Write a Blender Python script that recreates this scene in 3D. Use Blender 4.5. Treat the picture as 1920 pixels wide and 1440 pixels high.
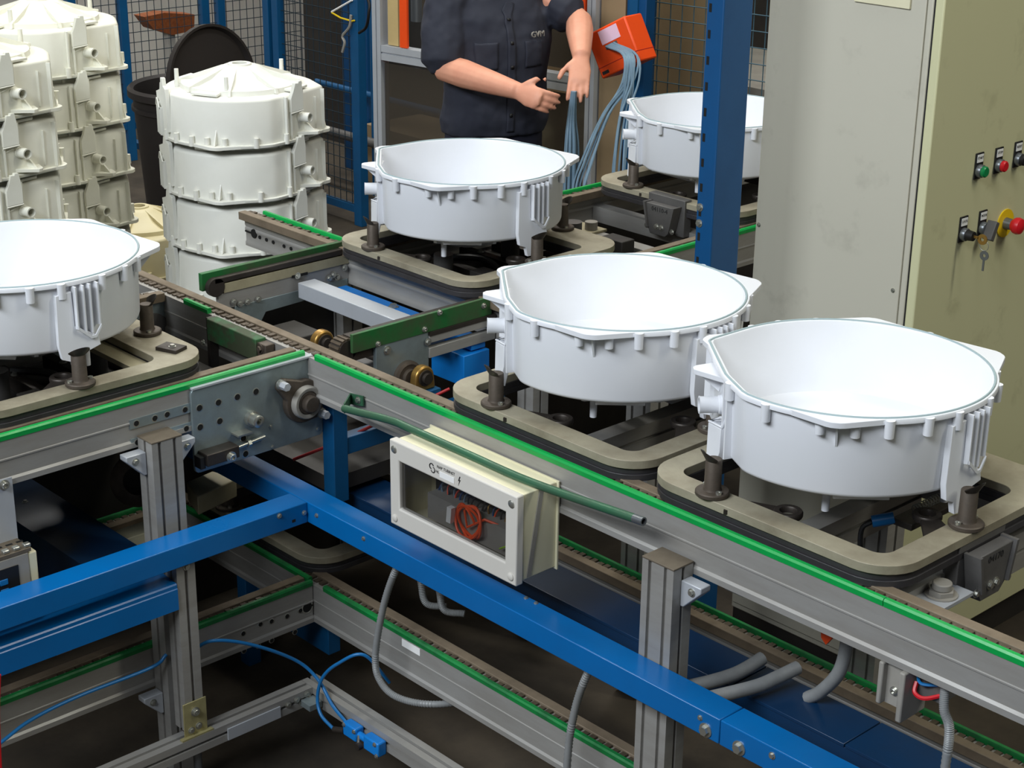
import bpy, bmesh, math, random
from mathutils import Vector, Matrix
random.seed(7)
R = math.radians
for o in list(bpy.data.objects):
    bpy.data.objects.remove(o, do_unlink=True)
scene = bpy.context.scene
col = scene.collection

# ------------------------------------------------------------------ camera
CAM = Vector((3.1, -2.3, 2.4))
RT = Vector((0.6804, 0.7328, 0.0115)); DN = Vector((0.2699, -0.2365, -0.9334)); FW = Vector((-0.6818, 0.6382, -0.3589))
cam_d = bpy.data.cameras.new('camera'); cam = bpy.data.objects.new('camera', cam_d); col.objects.link(cam)
m = Matrix.Identity(4)
for i in range(3):
    m[i][0] = RT[i]; m[i][1] = -DN[i]; m[i][2] = -FW[i]; m[i][3] = CAM[i]
cam.matrix_world = m
cam_d.sensor_width = 36.0; cam_d.lens = 36.0 * 3237.0 / 1920.0
cam_d.clip_start = 0.05; cam_d.clip_end = 100
scene.camera = cam

# ------------------------------------------------------------------ light: even dim hall light + ceiling lamps + added fill lights
w = bpy.data.worlds.new('hall'); scene.world = w; w.use_nodes = True
w.node_tree.nodes['Background'].inputs[0].default_value = (0.93, 0.97, 1.0, 1)
w.node_tree.nodes['Background'].inputs[1].default_value = 0.06
def area(name, loc, tgt, sx, sy, power, colr=(1, 1, 1)):
    d = bpy.data.lights.new(name, 'AREA'); d.shape = 'RECTANGLE'; d.size = sx; d.size_y = sy; d.energy = power; d.color = colr
    o = bpy.data.objects.new(name, d); col.objects.link(o); o.location = loc
    o.rotation_euler = (Vector(tgt) - Vector(loc)).to_track_quat('-Z', 'Y').to_euler()
    return o
area('ceiling_lamp_front', (2.2, 0.6, 6.2), (1.2, 0.4, 0.9), 0.6, 3.2, 34, (1, 0.99, 0.96))
area('ceiling_lamp_middle', (-1.0, 2.4, 6.2), (-0.9, 1.2, 0.9), 0.6, 3.2, 120, (1, 0.985, 0.9))
area('ceiling_lamp_back', (-3.6, 0.6, 6.2), (-3.2, 1.4, 0.9), 0.6, 3.2, 105, (1, 0.99, 0.9))
area('daylight_fill', (0.8, -5.6, 5.6), (0.2, 0.4, 1.0), 6.0, 1.8, 570, (0.88, 0.94, 1.0))  # added unseen daylight source, set to brighten sides facing the camera
area('right_fill', (5.2, 2.6, 6.0), (0.9, 1.2, 1.0), 0.6, 3.2, 140, (1, 0.985, 0.84))  # unseen warm lamp added to light the faces turned right
area('far_fill', (-6.0, 3.4, 5.8), (-6.4, 3.4, 0.5), 0.6, 3.2, 190, (1, 0.98, 0.94))  # unseen lamp added to lighten the background behind the left mesh
scene.view_settings.view_transform = 'Standard'
scene.view_settings.look = 'None'
scene.view_settings.gamma = 1.0
scene.view_settings.use_curve_mapping = False
scene.view_settings.exposure = 0.08

# ------------------------------------------------------------------ materials
def lin(c):
    return tuple((x / 12.92 if x <= 0.04045 else ((x + 0.055) / 1.055) ** 2.4) for x in (v / 255.0 for v in c))
MATS = {}
def mat(name, rgb, rough=0.5, metal=0.0, var=0.0, scale=8.0, rgb2=None, bump=0.0, bscale=60.0, spec=0.5, alpha=1.0, stretch=None, mix=(0.4, 0.65)):
    mt = bpy.data.materials.new(name); mt.use_nodes = True
    nt = mt.node_tree; b = nt.nodes['Principled BSDF']
    c1 = lin(rgb) + (1,)
    b.inputs['Base Color'].default_value = c1
    b.inputs['Roughness'].default_value = rough; b.inputs['Metallic'].default_value = metal
    b.inputs['Specular IOR Level'].default_value = spec
    tc = nt.nodes.new('ShaderNodeTexCoord')
    src = tc.outputs['Object']
    if stretch:
        mp = nt.nodes.new('ShaderNodeMapping'); mp.inputs['Scale'].default_value = stretch
        nt.links.new(src, mp.inputs['Vector']); src = mp.outputs['Vector']
    if rgb2 is None:
        rgb2 = tuple(max(0, v * (1 - 0.55)) for v in rgb)
    if var > 0:
        n = nt.nodes.new('ShaderNodeTexNoise'); n.inputs['Scale'].default_value = scale; n.inputs['Detail'].default_value = 7; n.inputs['Roughness'].default_value = 0.62
        nt.links.new(src, n.inputs['Vector'])
        rp = nt.nodes.new('ShaderNodeValToRGB'); rp.color_ramp.elements[0].position = mix[0]; rp.color_ramp.elements[1].position = mix[1]
        rp.color_ramp.elements[0].color = (0, 0, 0, 1); rp.color_ramp.elements[1].color = (var, var, var, 1)
        nt.links.new(n.outputs['Fac'], rp.inputs['Fac'])
        mx = nt.nodes.new('ShaderNodeMix'); mx.data_type = 'RGBA'
        mx.inputs[6].default_value = c1; mx.inputs[7].default_value = lin(rgb2) + (1,)
        nt.links.new(rp.outputs['Color'], mx.inputs[0]); nt.links.new(mx.outputs[2], b.inputs['Base Color'])
        ma = nt.nodes.new('ShaderNodeMath'); ma.operation = 'MULTIPLY_ADD'; ma.inputs[1].default_value = 0.25; ma.inputs[2].default_value = rough
        nt.links.new(rp.outputs['Color'], ma.inputs[0]); nt.links.new(ma.outputs[0], b.inputs['Roughness'])
    if bump > 0:
        n2 = nt.nodes.new('ShaderNodeTexNoise'); n2.inputs['Scale'].default_value = bscale; n2.inputs['Detail'].default_value = 4
        nt.links.new(src, n2.inputs['Vector'])
        bp = nt.nodes.new('ShaderNodeBump'); bp.inputs['Strength'].default_value = bump; bp.inputs['Distance'].default_value = 0.004
        nt.links.new(n2.outputs['Fac'], bp.inputs['Height']); nt.links.new(bp.outputs['Normal'], b.inputs['Normal'])
    if alpha < 1:
        b.inputs['Alpha'].default_value = alpha
    MATS[name] = mt
    return mt
mat('tub_white', (226, 228, 233), 0.42, var=0.06, scale=14, rgb2=(205, 207, 205))
mat('tub_yellowish', (232, 231, 218), 0.5, var=0.22, scale=9, rgb2=(206, 203, 178))  # off-white with yellowish blotches
mat('tub_stack', (230, 230, 222), 0.5, var=0.15, scale=9, rgb2=(208, 206, 190))
mat('tub_cream', (226, 216, 178), 0.5, var=0.25, scale=9, rgb2=(205, 190, 140))
mat('gasket', (150, 168, 172), 0.6)
mat('bore', (120, 122, 122), 0.6)
mat('alu', (160, 158, 154), 0.42, 0.3, var=0.35, scale=5, rgb2=(126, 120, 110), stretch=(1, 1, 5))
mat('alu_bright', (184, 188, 194), 0.38, 0.25, var=0.2, scale=6, rgb2=(140, 140, 138))
mat('alu_cap', (102, 92, 78), 0.6, 0.1, var=0.4, scale=30, rgb2=(75, 66, 52))
mat('slot', (46, 45, 44), 0.7)
mat('zinc', (150, 164, 168), 0.36, 0.55, var=0.55, scale=7, rgb2=(108, 112, 104))
mat('bolt', (190, 190, 182), 0.3, 0.85)
mat('black', (14, 13, 13), 0.6)
mat('hole', (10, 9, 8), 0.9)
mat('rail_green', (2, 160, 72), 0.32, var=0.25, scale=20, rgb2=(6, 120, 52))
mat('rail_green_shaded', (6, 128, 58), 0.45, var=0.7, scale=14, rgb2=(14, 74, 40))  # darker rail green, shade of the upper conveyor put into the colour
mat('green_worn', (22, 98, 44), 0.5, var=0.75, scale=11, rgb2=(62, 68, 46))
mat('green_dirty', (20, 120, 66), 0.5, var=0.85, scale=13, rgb2=(72, 66, 52), mix=(0.3, 0.5))
mat('pallet_steel', (164, 157, 136), 0.5, 0.15, var=0.75, scale=6, rgb2=(120, 111, 92), bump=0.1, bscale=120)
mat('pallet_light', (168, 160, 132), 0.55, 0.1, var=0.5, scale=7, rgb2=(122, 112, 86))
mat('pallet_band', (62, 60, 62), 0.45, 0.3, var=0.5, scale=16, rgb2=(40, 36, 32))
mat('dark_steel', (66, 60, 55), 0.42, 0.5, var=0.5, scale=18, rgb2=(44, 37, 32))
mat('rust_steel', (92, 82, 72), 0.5, 0.4, var=0.6, scale=22, rgb2=(60, 54, 48))
mat('chain_band', (122, 108, 90), 0.6, 0.15, var=0.5, scale=14, rgb2=(88, 76, 60))
mat('chain', (92, 80, 66), 0.5, 0.4, var=0.5, scale=30, rgb2=(58, 49, 40))
mat('blue', (4, 98, 166), 0.2, var=0.3, scale=4, rgb2=(8, 76, 130))
mat('blue_frame', (8, 80, 126), 0.4, var=0.3, scale=6, rgb2=(8, 56, 92))
mat('blue_post', (4, 72, 122), 0.4, var=0.2, scale=9, rgb2=(4, 54, 96))
mat('blue_tray_shaded', (10, 46, 80), 0.3, var=0.5, scale=3, rgb2=(18, 34, 54))  # beam blue darkened for the shade under the conveyor, with dirty patches
mat('pebble', (192, 188, 172), 0.5, var=0.45, scale=9, rgb2=(140, 136, 122), mix=(0.58, 0.80))
mat('pebble_door_lit', (204, 202, 162), 0.5, var=0.45, scale=9, rgb2=(140, 136, 100), mix=(0.58, 0.80))  # pebble paint with the yellow light on the door put into the colour
mat('box_cream', (222, 216, 184), 0.5, var=0.15, scale=9, rgb2=(190, 182, 146))
mat('box_front', (206, 202, 194), 0.5, var=0.1, scale=9, rgb2=(176, 172, 164))
mat('rod_green', (52, 100, 72), 0.35, 0.2, var=0.4, scale=12, rgb2=(66, 78, 66))
mat('steel_tube', (120, 124, 128), 0.35, 0.7)
mat('orange', (240, 78, 18), 0.45, var=0.15, scale=12, rgb2=(205, 60, 14))
mat('orange_cable', (236, 84, 28), 0.45)
mat('label_white', (238, 238, 236), 0.5)
mat('label_pink', (240, 205, 225), 0.35)
mat('print', (34, 34, 34), 0.6)
mat('grey_plastic', (150, 146, 138), 0.55, var=0.2, scale=10)
mat('grey_dark', (90, 88, 86), 0.5, var=0.3, scale=12)
mat('conduit', (146, 148, 148), 0.5, 0.2, var=0.2, scale=20)
mat('tube_blue', (22, 108, 170), 0.35)
mat('valve_blue', (16, 122, 205), 0.35)
mat('brass', (176, 138, 74), 0.35, 0.8, var=0.4, scale=16, rgb2=(112, 82, 44))
mat('zinc_yellow', (178, 170, 124), 0.4, 0.4, var=0.4, scale=20, rgb2=(128, 118, 76))
mat('red', (206, 22, 34), 0.4)
mat('yellow', (232, 196, 22), 0.45)
mat('green_button', (8, 128, 70), 0.35)
mat('rubber_red', (150, 20, 24), 0.5)
mat('wire_yellow_green', (150, 190, 50), 0.5)
mat('wire_blue', (30, 70, 130), 0.5)
mat('floor_mat', (66, 57, 45), 0.75, var=0.85, scale=2.2, rgb2=(36, 31, 25), bump=0.25, bscale=26)
mat('wall_paint', (196, 192, 184), 0.8, var=0.3, scale=1.4, rgb2=(160, 152, 140))
mat('wall_dark', (92, 80, 66), 0.8, var=0.6, scale=1.1, rgb2=(52, 46, 40))
mat('bin_plastic', (38, 33, 31), 0.55, var=0.3, scale=7, rgb2=(26, 23, 22))
mat('mesh_wire', (36, 52, 62), 0.5, 0.3)
mat('mesh_wire_blue', (70, 98, 110), 0.5, 0.3)
mat('wood', (150, 84, 42), 0.6, var=0.6, scale=10, rgb2=(112, 52, 24), stretch=(1, 6, 6))
mat('tan_board', (150, 128, 96), 0.7, var=0.35, scale=5, rgb2=(122, 104, 78))
mat('smoked_panel', (74, 68, 60), 0.22, var=0.35, scale=2.5, rgb2=(58, 53, 47))
mat('machine_dark', (46, 42, 38), 0.6, var=0.6, scale=4, rgb2=(26, 24, 23))
mat('machine_beige', (196, 172, 120), 0.6, var=0.4, scale=4, rgb2=(158, 134, 88))
mat('skin', (222, 158, 130), 0.5, var=0.3, scale=16, rgb2=(204, 128, 102), bump=0.03, bscale=200)
mat('shirt', (40, 43, 56), 0.8, var=0.35, scale=5, rgb2=(28, 30, 42), bump=0.35, bscale=14)
mat('trousers', (26, 28, 46), 0.85, var=0.3, scale=6, rgb2=(18, 20, 34), bump=0.3, bscale=16)
mat('hair', (48, 36, 28), 0.6)
mat('shoe', (22, 22, 24), 0.5)
mat('cable_grey_blue', (116, 142, 160), 0.5, var=0.4, scale=16, rgb2=(82, 106, 128))
def glass(name, rgb, al):
    mt = bpy.data.materials.new(name); mt.use_nodes = True; nt = mt.node_tree
    b = nt.nodes['Principled BSDF']; b.inputs['Base Color'].default_value = lin(rgb) + (1,)
    b.inputs['Roughness'].default_value = 0.08; b.inputs['Alpha'].default_value = al
    MATS[name] = mt
glass('window_pane', (34, 32, 31), 0.30)
glass('smoked_glass', (72, 66, 58), 0.72)

# ------------------------------------------------------------------ mesh helpers
def wloc(o):
    v = Vector((0, 0, 0))
    while o is not None:
        v = v + o.location; o = o.parent
    return v
class MB:
    def __init__(s): s.v = []; s.f = []
    def add(s, vs, fs):
        k = len(s.v); s.v += [tuple(v) for v in vs]; s.f += [tuple(i + k for i in f) for f in fs]; return s
    def box(s, x0, x1, y0, y1, z0, z1):
        return s.add([(x0, y0, z0), (x1, y0, z0), (x1, y1, z0), (x0, y1, z0), (x0, y0, z1), (x1, y0, z1), (x1, y1, z1), (x0, y1, z1)],
                     [(0, 3, 2, 1), (4, 5, 6, 7), (0, 1, 5, 4), (1, 2, 6, 5), (2, 3, 7, 6), (3, 0, 4, 7)])
    def obox(s, c, ax, ay, az, hx, hy, hz):
        c = Vector(c); ax = Vector(ax).normalized(); ay = Vector(ay).normalized(); az = Vector(az).normalized()
        vs = [c + ax * hx * i + ay * hy * j + az * hz * k for k in (-1, 1) for i, j in ((-1, -1), (1, -1), (1, 1), (-1, 1))]
        return s.add(vs, [(0, 3, 2, 1), (4, 5, 6, 7), (0, 1, 5, 4), (1, 2, 6, 5), (2, 3, 7, 6), (3, 0, 4, 7)])
    def prism(s, poly, axis, a, b):
        n = len(poly)
        def p(q, t):
            return (t, q[0], q[1]) if axis == 'x' else ((q[0], t, q[1]) if axis == 'y' else (q[0], q[1], t))
        vs = [p(q, a) for q in poly] + [p(q, b) for q in poly]
        return s.add(vs, [tuple(range(n))[::-1], tuple(range(n, 2 * n))] + [(i, (i + 1) % n, n + (i + 1) % n, n + i) for i in range(n)])
    def fprism(s, pts, d):
        """polygon of 3-D points extruded by vector d"""
        n = len(pts); d = Vector(d)
        vs = [Vector(p) for p in pts] + [Vector(p) + d for p in pts]
        return s.add(vs, [tuple(range(n))[::-1], tuple(range(n, 2 * n))] + [(i, (i + 1) % n, n + (i + 1) % n, n + i) for i in range(n)])
    def frame(s, d):
        d = Vector(d).normalized(); u = d.cross(Vector((0, 0, 1)))
        if u.length < 1e-4: u = Vector((1, 0, 0))
        u.normalize(); return d, u, d.cross(u)
    def cyl(s, p0, p1, r0, r1=None, n=16):
        r1 = r0 if r1 is None else r1
        p0 = Vector(p0); p1 = Vector(p1); d, u, v = s.frame(p1 - p0)
        A = [(math.cos(2 * math.pi * i / n), math.sin(2 * math.pi * i / n)) for i in range(n)]
        vs = [p0 + u * c * r0 + v * q * r0 for c, q in A] + [p1 + u * c * r1 + v * q * r1 for c, q in A]
        return s.add(vs, [tuple(range(n))[::-1], tuple(range(n, 2 * n))] + [(i, (i + 1) % n, n + (i + 1) % n, n + i) for i in range(n)])
    def lathe(s, c, axis, prof, n=24):
        """prof: closed list of (radius, height along axis)"""
        c = Vector(c); d, u, v = s.frame(axis); k = len(prof); vs = []
        for i in range(n):
            a = 2 * math.pi * i / n; e = u * math.cos(a) + v * math.sin(a)
            vs += [c + e * r + d * h for r, h in prof]
        fs = [(i * k + j, i * k + (j + 1) % k, ((i + 1) % n) * k + (j + 1) % k, ((i + 1) % n) * k + j) for i in range(n) for j in range(k)]
        return s.add(vs, fs)
    def tube(s, pts, r, n=8, closed=False):
        P = [Vector(p) for p in pts]; m_ = len(P); rr = r if isinstance(r, (list, tuple)) else [r] * m_
        T = []
        for i in range(m_):
            a = P[(i - 1) % m_] if (closed or i > 0) else P[i]; b = P[(i + 1) % m_] if (closed or i < m_ - 1) else P[i]
            T.append((b - a).normalized())
        _, u, _v = s.frame(T[0]); vs = []
        for i in range(m_):
            u = (u - T[i] * u.dot(T[i]))
            if u.length < 1e-5: _, u, _v = s.frame(T[i])
            u.normalize(); v = T[i].cross(u)
            vs += [P[i] + (u * math.cos(2 * math.pi * j / n) + v * math.sin(2 * math.pi * j / n)) * rr[i] for j in range(n)]
        fs = []
        for i in range(m_ if closed else m_ - 1):
            a = i * n; b = ((i + 1) % m_) * n
            fs += [(a + j, a + (j + 1) % n, b + (j + 1) % n, b + j) for j in range(n)]
        if not closed: fs += [tuple(range(n))[::-1], tuple(range((m_ - 1) * n, m_ * n))]
        return s.add(vs, fs)
    def ring(s, outer, inner, z0, z1):
        n = len(outer)
        vs = [(x, y, z1) for x, y in outer] + [(x, y, z1) for x, y in inner] + [(x, y, z0) for x, y in outer] + [(x, y, z0) for x, y in inner]
        fs = []
        for i in range(n):
            j = (i + 1) % n
            fs += [(i, j, n + j, n + i), (2 * n + j, 2 * n + i, 3 * n + i, 3 * n + j), (i, 2 * n + i, 2 * n + j, j), (n + j, 3 * n + j, 3 * n + i, n + i)]
        return s.add(vs, fs)
    def ellip(s, c, rx, ry, rz, ax=(1, 0, 0), ay=(0, 1, 0), az=(0, 0, 1), n=16, m_=10):
        c = Vector(c); ax = Vector(ax); ay = Vector(ay); az = Vector(az)
        vs = [c + az * rz]
        for i in range(1, m_):
            t = math.pi * i / m_
            for j in range(n):
                a = 2 * math.pi * j / n
                vs.append(c + ax * rx * math.sin(t) * math.cos(a) + ay * ry * math.sin(t) * math.sin(a) + az * rz * math.cos(t))
        vs.append(c - az * rz); L = len(vs) - 1
        fs = [(0, 1 + j, 1 + (j + 1) % n) for j in range(n)]
        for i in range(m_ - 2):
            for j in range(n):
                a = 1 + i * n; fs.append((a + j, a + n + j, a + n + (j + 1) % n, a + (j + 1) % n))
        a = 1 + (m_ - 2) * n
        fs += [(a + j, L, a + (j + 1) % n) for j in range(n)]
        return s.add(vs, fs)
    def loft(s, rings):
        """rings: lists of equal length of 3-D points, capped"""
        n = len(rings[0]); vs = [p for r in rings for p in r]; fs = []
        for i in range(len(rings) - 1):
            fs += [(i * n + j, i * n + (j + 1) % n, (i + 1) * n + (j + 1) % n, (i + 1) * n + j) for j in range(n)]
        fs += [tuple(range(n))[::-1], tuple(range((len(rings) - 1) * n, len(rings) * n))]
        return s.add(vs, fs)
    def mesh(s, name, off=(0, 0, 0), smooth=True):
        me = bpy.data.meshes.new(name); off = Vector(off)
        me.from_pydata([tuple(Vector(v) - off) for v in s.v], [], s.f)
        b = bmesh.new(); b.from_mesh(me); bmesh.ops.recalc_face_normals(b, faces=b.faces); b.to_mesh(me); b.free()
        if smooth:
            for p in me.polygons: p.use_smooth = True
            me.set_sharp_from_angle(angle=R(38))
        return me
    def build(s, name, mt, parent=None, bevel=0.0, smooth=True, kind=None, label=None):
        me = s.mesh(name, wloc(parent) if parent else (0, 0, 0), smooth)
        me.materials.append(MATS[mt])
        o = bpy.data.objects.new(name, me); col.objects.link(o)
        if parent: o.parent = parent
        if bevel:
            b = o.modifiers.new('bevel', 'BEVEL'); b.width = bevel; b.segments = 2; b.limit_method = 'ANGLE'; b.angle_limit = R(40)
            b.harden_normals = False
        if kind: o['kind'] = kind
        if label: o['label'] = label
        return o
def tag(o, label, cat, group=None):
    o['label'] = label; o['category'] = cat
    if group: o['group'] = group
    return o
def thing(name, label, cat, loc=(0, 0, 0), rotz=0.0, group=None):
    o = bpy.data.objects.new(name, None); o.empty_display_size = 0.1; col.objects.link(o)
    o.location = loc; o.rotation_euler = (0, 0, rotz)
    return tag(o, label, cat, group)
def struct(name, mb, mt):
    o = mb.build(name, mt); o['kind'] = 'structure'; return o
def copy_tree(o, parent=None):
    c = o.copy(); col.objects.link(c); c.parent = parent
    for ch in o.children: copy_tree(ch, c)
    return c
_bolts = {}
def bolt(parent, pos, axis, r=0.008, mt='bolt', style='hex', name='bolt'):
    key = (round(r, 4), mt, style)
    if key not in _bolts:
        b = MB()
        b.cyl((0, 0, 0), (0, 0, r * 0.22), r * 1.45, n=16)
        if style == 'hex':
            b.cyl((0, 0, r * 0.22), (0, 0, r * 0.95), r, r * 0.93, n=6)
        else:
            b.lathe((0, 0, r * 0.22), (0, 0, 1), [(r, 0), (r, r * 0.8), (r * 0.85, r * 0.95), (r * 0.5, r * 0.95), (r * 0.5, r * 0.5), (0.0001, r * 0.5), (0.0001, 0)], 14)
        me = b.mesh('bolt_head'); me.materials.append(MATS[mt]); _bolts[key] = me
    o = bpy.data.objects.new(name, _bolts[key]); col.objects.link(o)
    o.parent = parent; o.location = Vector(pos) - wloc(parent)
    o.rotation_euler = Vector(axis).to_track_quat('Z', 'Y').to_euler()
    return o
def rrect(cx, cy, w_, h_, r, n=8):
    out = []
    for sx, sy, a0 in ((1, 1, 0), (-1, 1, 90), (-1, -1, 180), (1, -1, 270)):
        for i in range(n + 1):
            a = R(a0 + 90 * i / n)
            out.append((cx + sx * (w_ / 2 - r) + r * math.cos(a), cy + sy * (h_ / 2 - r) + r * math.sin(a)))
    return out
def catmull(pts, k=6):
    P = [Vector(p) for p in pts]; P = [P[0] * 2 - P[1]] + P + [P[-1] * 2 - P[-2]]; out = []
    for i in range(1, len(P) - 2):
        for j in range(k):
            t = j / k; a, b, c, d = P[i - 1], P[i], P[i + 1], P[i + 2]
            out.append(0.5 * ((2 * b) + (c - a) * t + (2 * a - 5 * b + 4 * c - d) * t * t + (3 * b - a - 3 * c + d) * t ** 3))
    out.append(P[-2]); return out
def text(parent, body, size, origin, ux, uz, mt, name='lettering', depth=0.0004, align='CENTER'):
    """flat lettering: ux reading direction, uz up direction"""
    cu = bpy.data.curves.new('lettering', 'FONT'); cu.body = body; cu.size = size; cu.extrude = depth; cu.align_x = align; cu.align_y = 'CENTER'; cu.resolution_u = 2
    tmp = bpy.data.objects.new('lettering_tmp', cu); col.objects.link(tmp)
    dg = bpy.context.evaluated_depsgraph_get(); me = bpy.data.meshes.new_from_object(tmp.evaluated_get(dg))
    bpy.data.objects.remove(tmp, do_unlink=True)
    ux = Vector(ux).normalized(); uz = Vector(uz).normalized(); un = ux.cross(uz)
    mm = Matrix(((ux[0], uz[0], un[0]), (ux[1], uz[1], un[1]), (ux[2], uz[2], un[2]))).to_4x4()
    mm.translation = Vector(origin) - wloc(parent)
    me.transform(mm); me.materials.clear(); me.materials.append(MATS[mt])
    o = bpy.data.objects.new(name, me); col.objects.link(o); o.parent = parent
    return o

# ================================================================== SETTING
struct('floor', MB().box(-14, 8, -8, 14, -0.05, 0.0), 'floor_mat')
struct('wall_left', MB().box(-9.2, -9.0, -6, 12, 0, 6), 'wall_paint')
struct('wall_back', MB().box(-9.0, 8, 8.0, 8.2, 0, 6), 'wall_dark')

# ================================================================== CONVEYORS
def side_poly(plane, out, zt):
    """cross-section of one conveyor side beam: (cross, z) with out the outward direction"""
    prof = [(0.0, -0.014), (0.0, -0.055), (0.0018, -0.0565), (0.0018, -0.0595), (-0.0008, -0.062), (-0.0015, -0.099), (0.003, -0.104), (0.003, -0.116),
            (-0.036, -0.116), (-0.036, -0.104), (-0.033, -0.100), (-0.033, -0.070), (-0.036, -0.066), (-0.036, -0.060), (-0.033, -0.056), (-0.036, -0.050), (-0.036, -0.014)]
    return [(plane + out * u, zt + z) for u, z in prof]
def rect(plane, out, u0, u1, z0, z1):
    a, b = sorted((plane + out * u0, plane + out * u1)); return [(a, z0), (b, z0), (b, z1), (a, z1)]
def side(label, axis, plane, out, a, b, zt, rails, chain=True, group=None):
    base = (a, plane, 0) if axis == 'x' else (plane, a, 0)
    t = thing('conveyor_side', label, 'conveyor', (base[0], base[1], zt - 0.116), 0, group)
    MB().prism(side_poly(plane, out, zt), axis, a, b).build('side_profile', 'alu', t)
    for ra, rb in rails:
        q = [(plane + out * u, zt + z) for u, z in ((0.002, -0.0145), (0.003, -0.004), (0.0, 0.0), (-0.008, 0.0), (-0.010, -0.004), (-0.010, -0.0145))]
        MB().prism(q, axis, ra, rb).build('guide_rail', 'rail_green' if zt > 0.8 else 'rail_green_shaded', t, label='bright green plastic guide strip')
    if chain:
        MB().prism(rect(plane, out, -0.032, -0.058, zt - 0.03, zt - 0.006), axis, a, b).build('chain_track', 'chain_band', t, bevel=0.0015)
        c = MB(); k = 0; x = a
        while x < b - 0.02:
            lo, hi = sorted((plane + out * -0.0125, plane + out * -0.0305)); z0, z1 = zt - 0.020, zt - (0.0085 if k % 2 else 0.0105)
            if axis == 'x': c.box(x, x + 0.0145, lo, hi, z0, z1)
            else: c.box(lo, hi, x, x + 0.0145, z0, z1)
            k += 1; x += 0.0225
        c.build('chain', 'chain', t, kind='stuff', label='dark oily conveyor chain links')
    return t
UP, LO = 1.0, 0.39
sXf = side('long upper conveyor side beam in front of the two right tubs', 'x', -0.028, -1, -1.05, 2.7, UP, [(-0.565, -0.455), (-0.005, 1.615), (1.6165, 2.7)])
sXb = side('upper conveyor side beam behind the two right tubs, open end by the tub stack', 'x', 0.626, 1, -1.19, 2.7, UP, [(-1.13, -0.715), (-0.03, 2.7)])
sYf = side('upper conveyor side beam below the leftmost tub, with a drilled splice strip', 'y', -0.043, 1, -1.6, -0.031, UP, [(-1.6, -0.031)])
sYb = side('upper conveyor side beam hidden behind the leftmost tub', 'y', -0.71, -1, -1.6, -0.031, UP, [(-1.6, -0.20)])
sYf2 = side('upper conveyor side beam running from the back tub behind the blue rack post', 'y', -0.043, 1, 0.632, 2.9, UP, [(1.05, 2.9)])
sYb2 = side('upper conveyor side beam on the worker side of the two back tubs', 'y', -0.71, -1, 0.632, 2.9, UP, [(0.70, 2.9)])
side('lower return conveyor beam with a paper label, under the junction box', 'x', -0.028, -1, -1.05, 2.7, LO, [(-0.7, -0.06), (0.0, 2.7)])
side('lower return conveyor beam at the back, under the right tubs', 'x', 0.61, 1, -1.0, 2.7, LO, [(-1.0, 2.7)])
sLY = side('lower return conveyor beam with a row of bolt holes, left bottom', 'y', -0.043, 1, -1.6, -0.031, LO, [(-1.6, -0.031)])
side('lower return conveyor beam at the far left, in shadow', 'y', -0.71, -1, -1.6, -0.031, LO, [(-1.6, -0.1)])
def holes(parent, axis, plane, pts, r, name='bolt_hole'):
    hm = None
    for a, z in pts:
        d = Vector((1, 0, 0)) if axis == 'y' else Vector((0, -1, 0))
        p = Vector((plane, a, z)) if axis == 'y' else Vector((a, plane, z))
        if hm is None:
            b = MB().cyl(-d * 0.004, d * 0.0006, r, n=18); hm = b.mesh(name); hm.materials.append(MATS['hole'])
            b = MB().lathe((0, 0, 0), d, [(r, -0.002), (r, 0.0008), (r * 1.28, 0.0004), (r * 1.28, -0.002)], 18); rm = b.mesh('hole_rim'); rm.materials.append(MATS['bolt'])
        o = bpy.data.objects.new(name, hm); col.objects.link(o); o.parent = parent; o.location = p - wloc(parent)
        e = bpy.data.objects.new('hole_rim', rm); col.objects.link(e); e.parent = o
# drilled splice strip on the left branch
MB().box(-0.047, -0.0405, -0.51, -0.352, 0.929, 0.951).build('splice_strip', 'zinc', sYf)
MB().box(-0.047, -0.0405, -0.51, -0.352, 0.884, 0.905).build('splice_strip', 'zinc', sYf)
holes(sYf, 'y', -0.0405, [(-0.494, 0.940), (-0.447, 0.9395), (-0.415, 0.940), (-0.368, 0.939), (-0.368, 0.893), (-0.495, 0.895)], 0.0065)
# holes in the lower beam
holes(sLY, 'y', -0.043, [(-0.070, 0.319), (-0.111, 0.318), (-0.158, 0.321), (-0.191, 0.325), (-0.242, 0.318), (-0.089, 0.265), (-0.16, 0.268), (-0.20, 0.268), (-0.242, 0.270)], 0.006)
holes(sLY, 'y', -0.043, [(-0.049, 0.321)], 0.014, 'bearing_hole')
MB().box(-0.0425, -0.0422, -0.045, -0.031, 0.3185, 0.3235).build('slot', 'hole', sLY)
# open end of the back beam: hole + bolts as on the left side in the photo
MB().cyl((-1.145, 0.592, 0.93), (-1.145, 0.5892, 0.93), 0.014, n=18).build('bearing_hole', 'hole', sXb)
MB().box(-1.19, -1.15, 0.5893, 0.592, 0.927, 0.932).build('slot', 'hole', sXb)
for i, xx in enumerate((-1.115, -1.08, -1.045, -0.99, -0.955)):
    MB().cyl((xx, 0.592, 0.925), (xx, 0.5892, 0.925), 0.0055, n=12).build('bolt_hole', 'hole', sXb)
# paper label on lower beam
lab = MB().box(0.306, 0.372, -0.0295, -0.0285, 0.352, 0.371).build('paper_label', 'label_white', bpy.data.objects['conveyor_side.006'])

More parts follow.
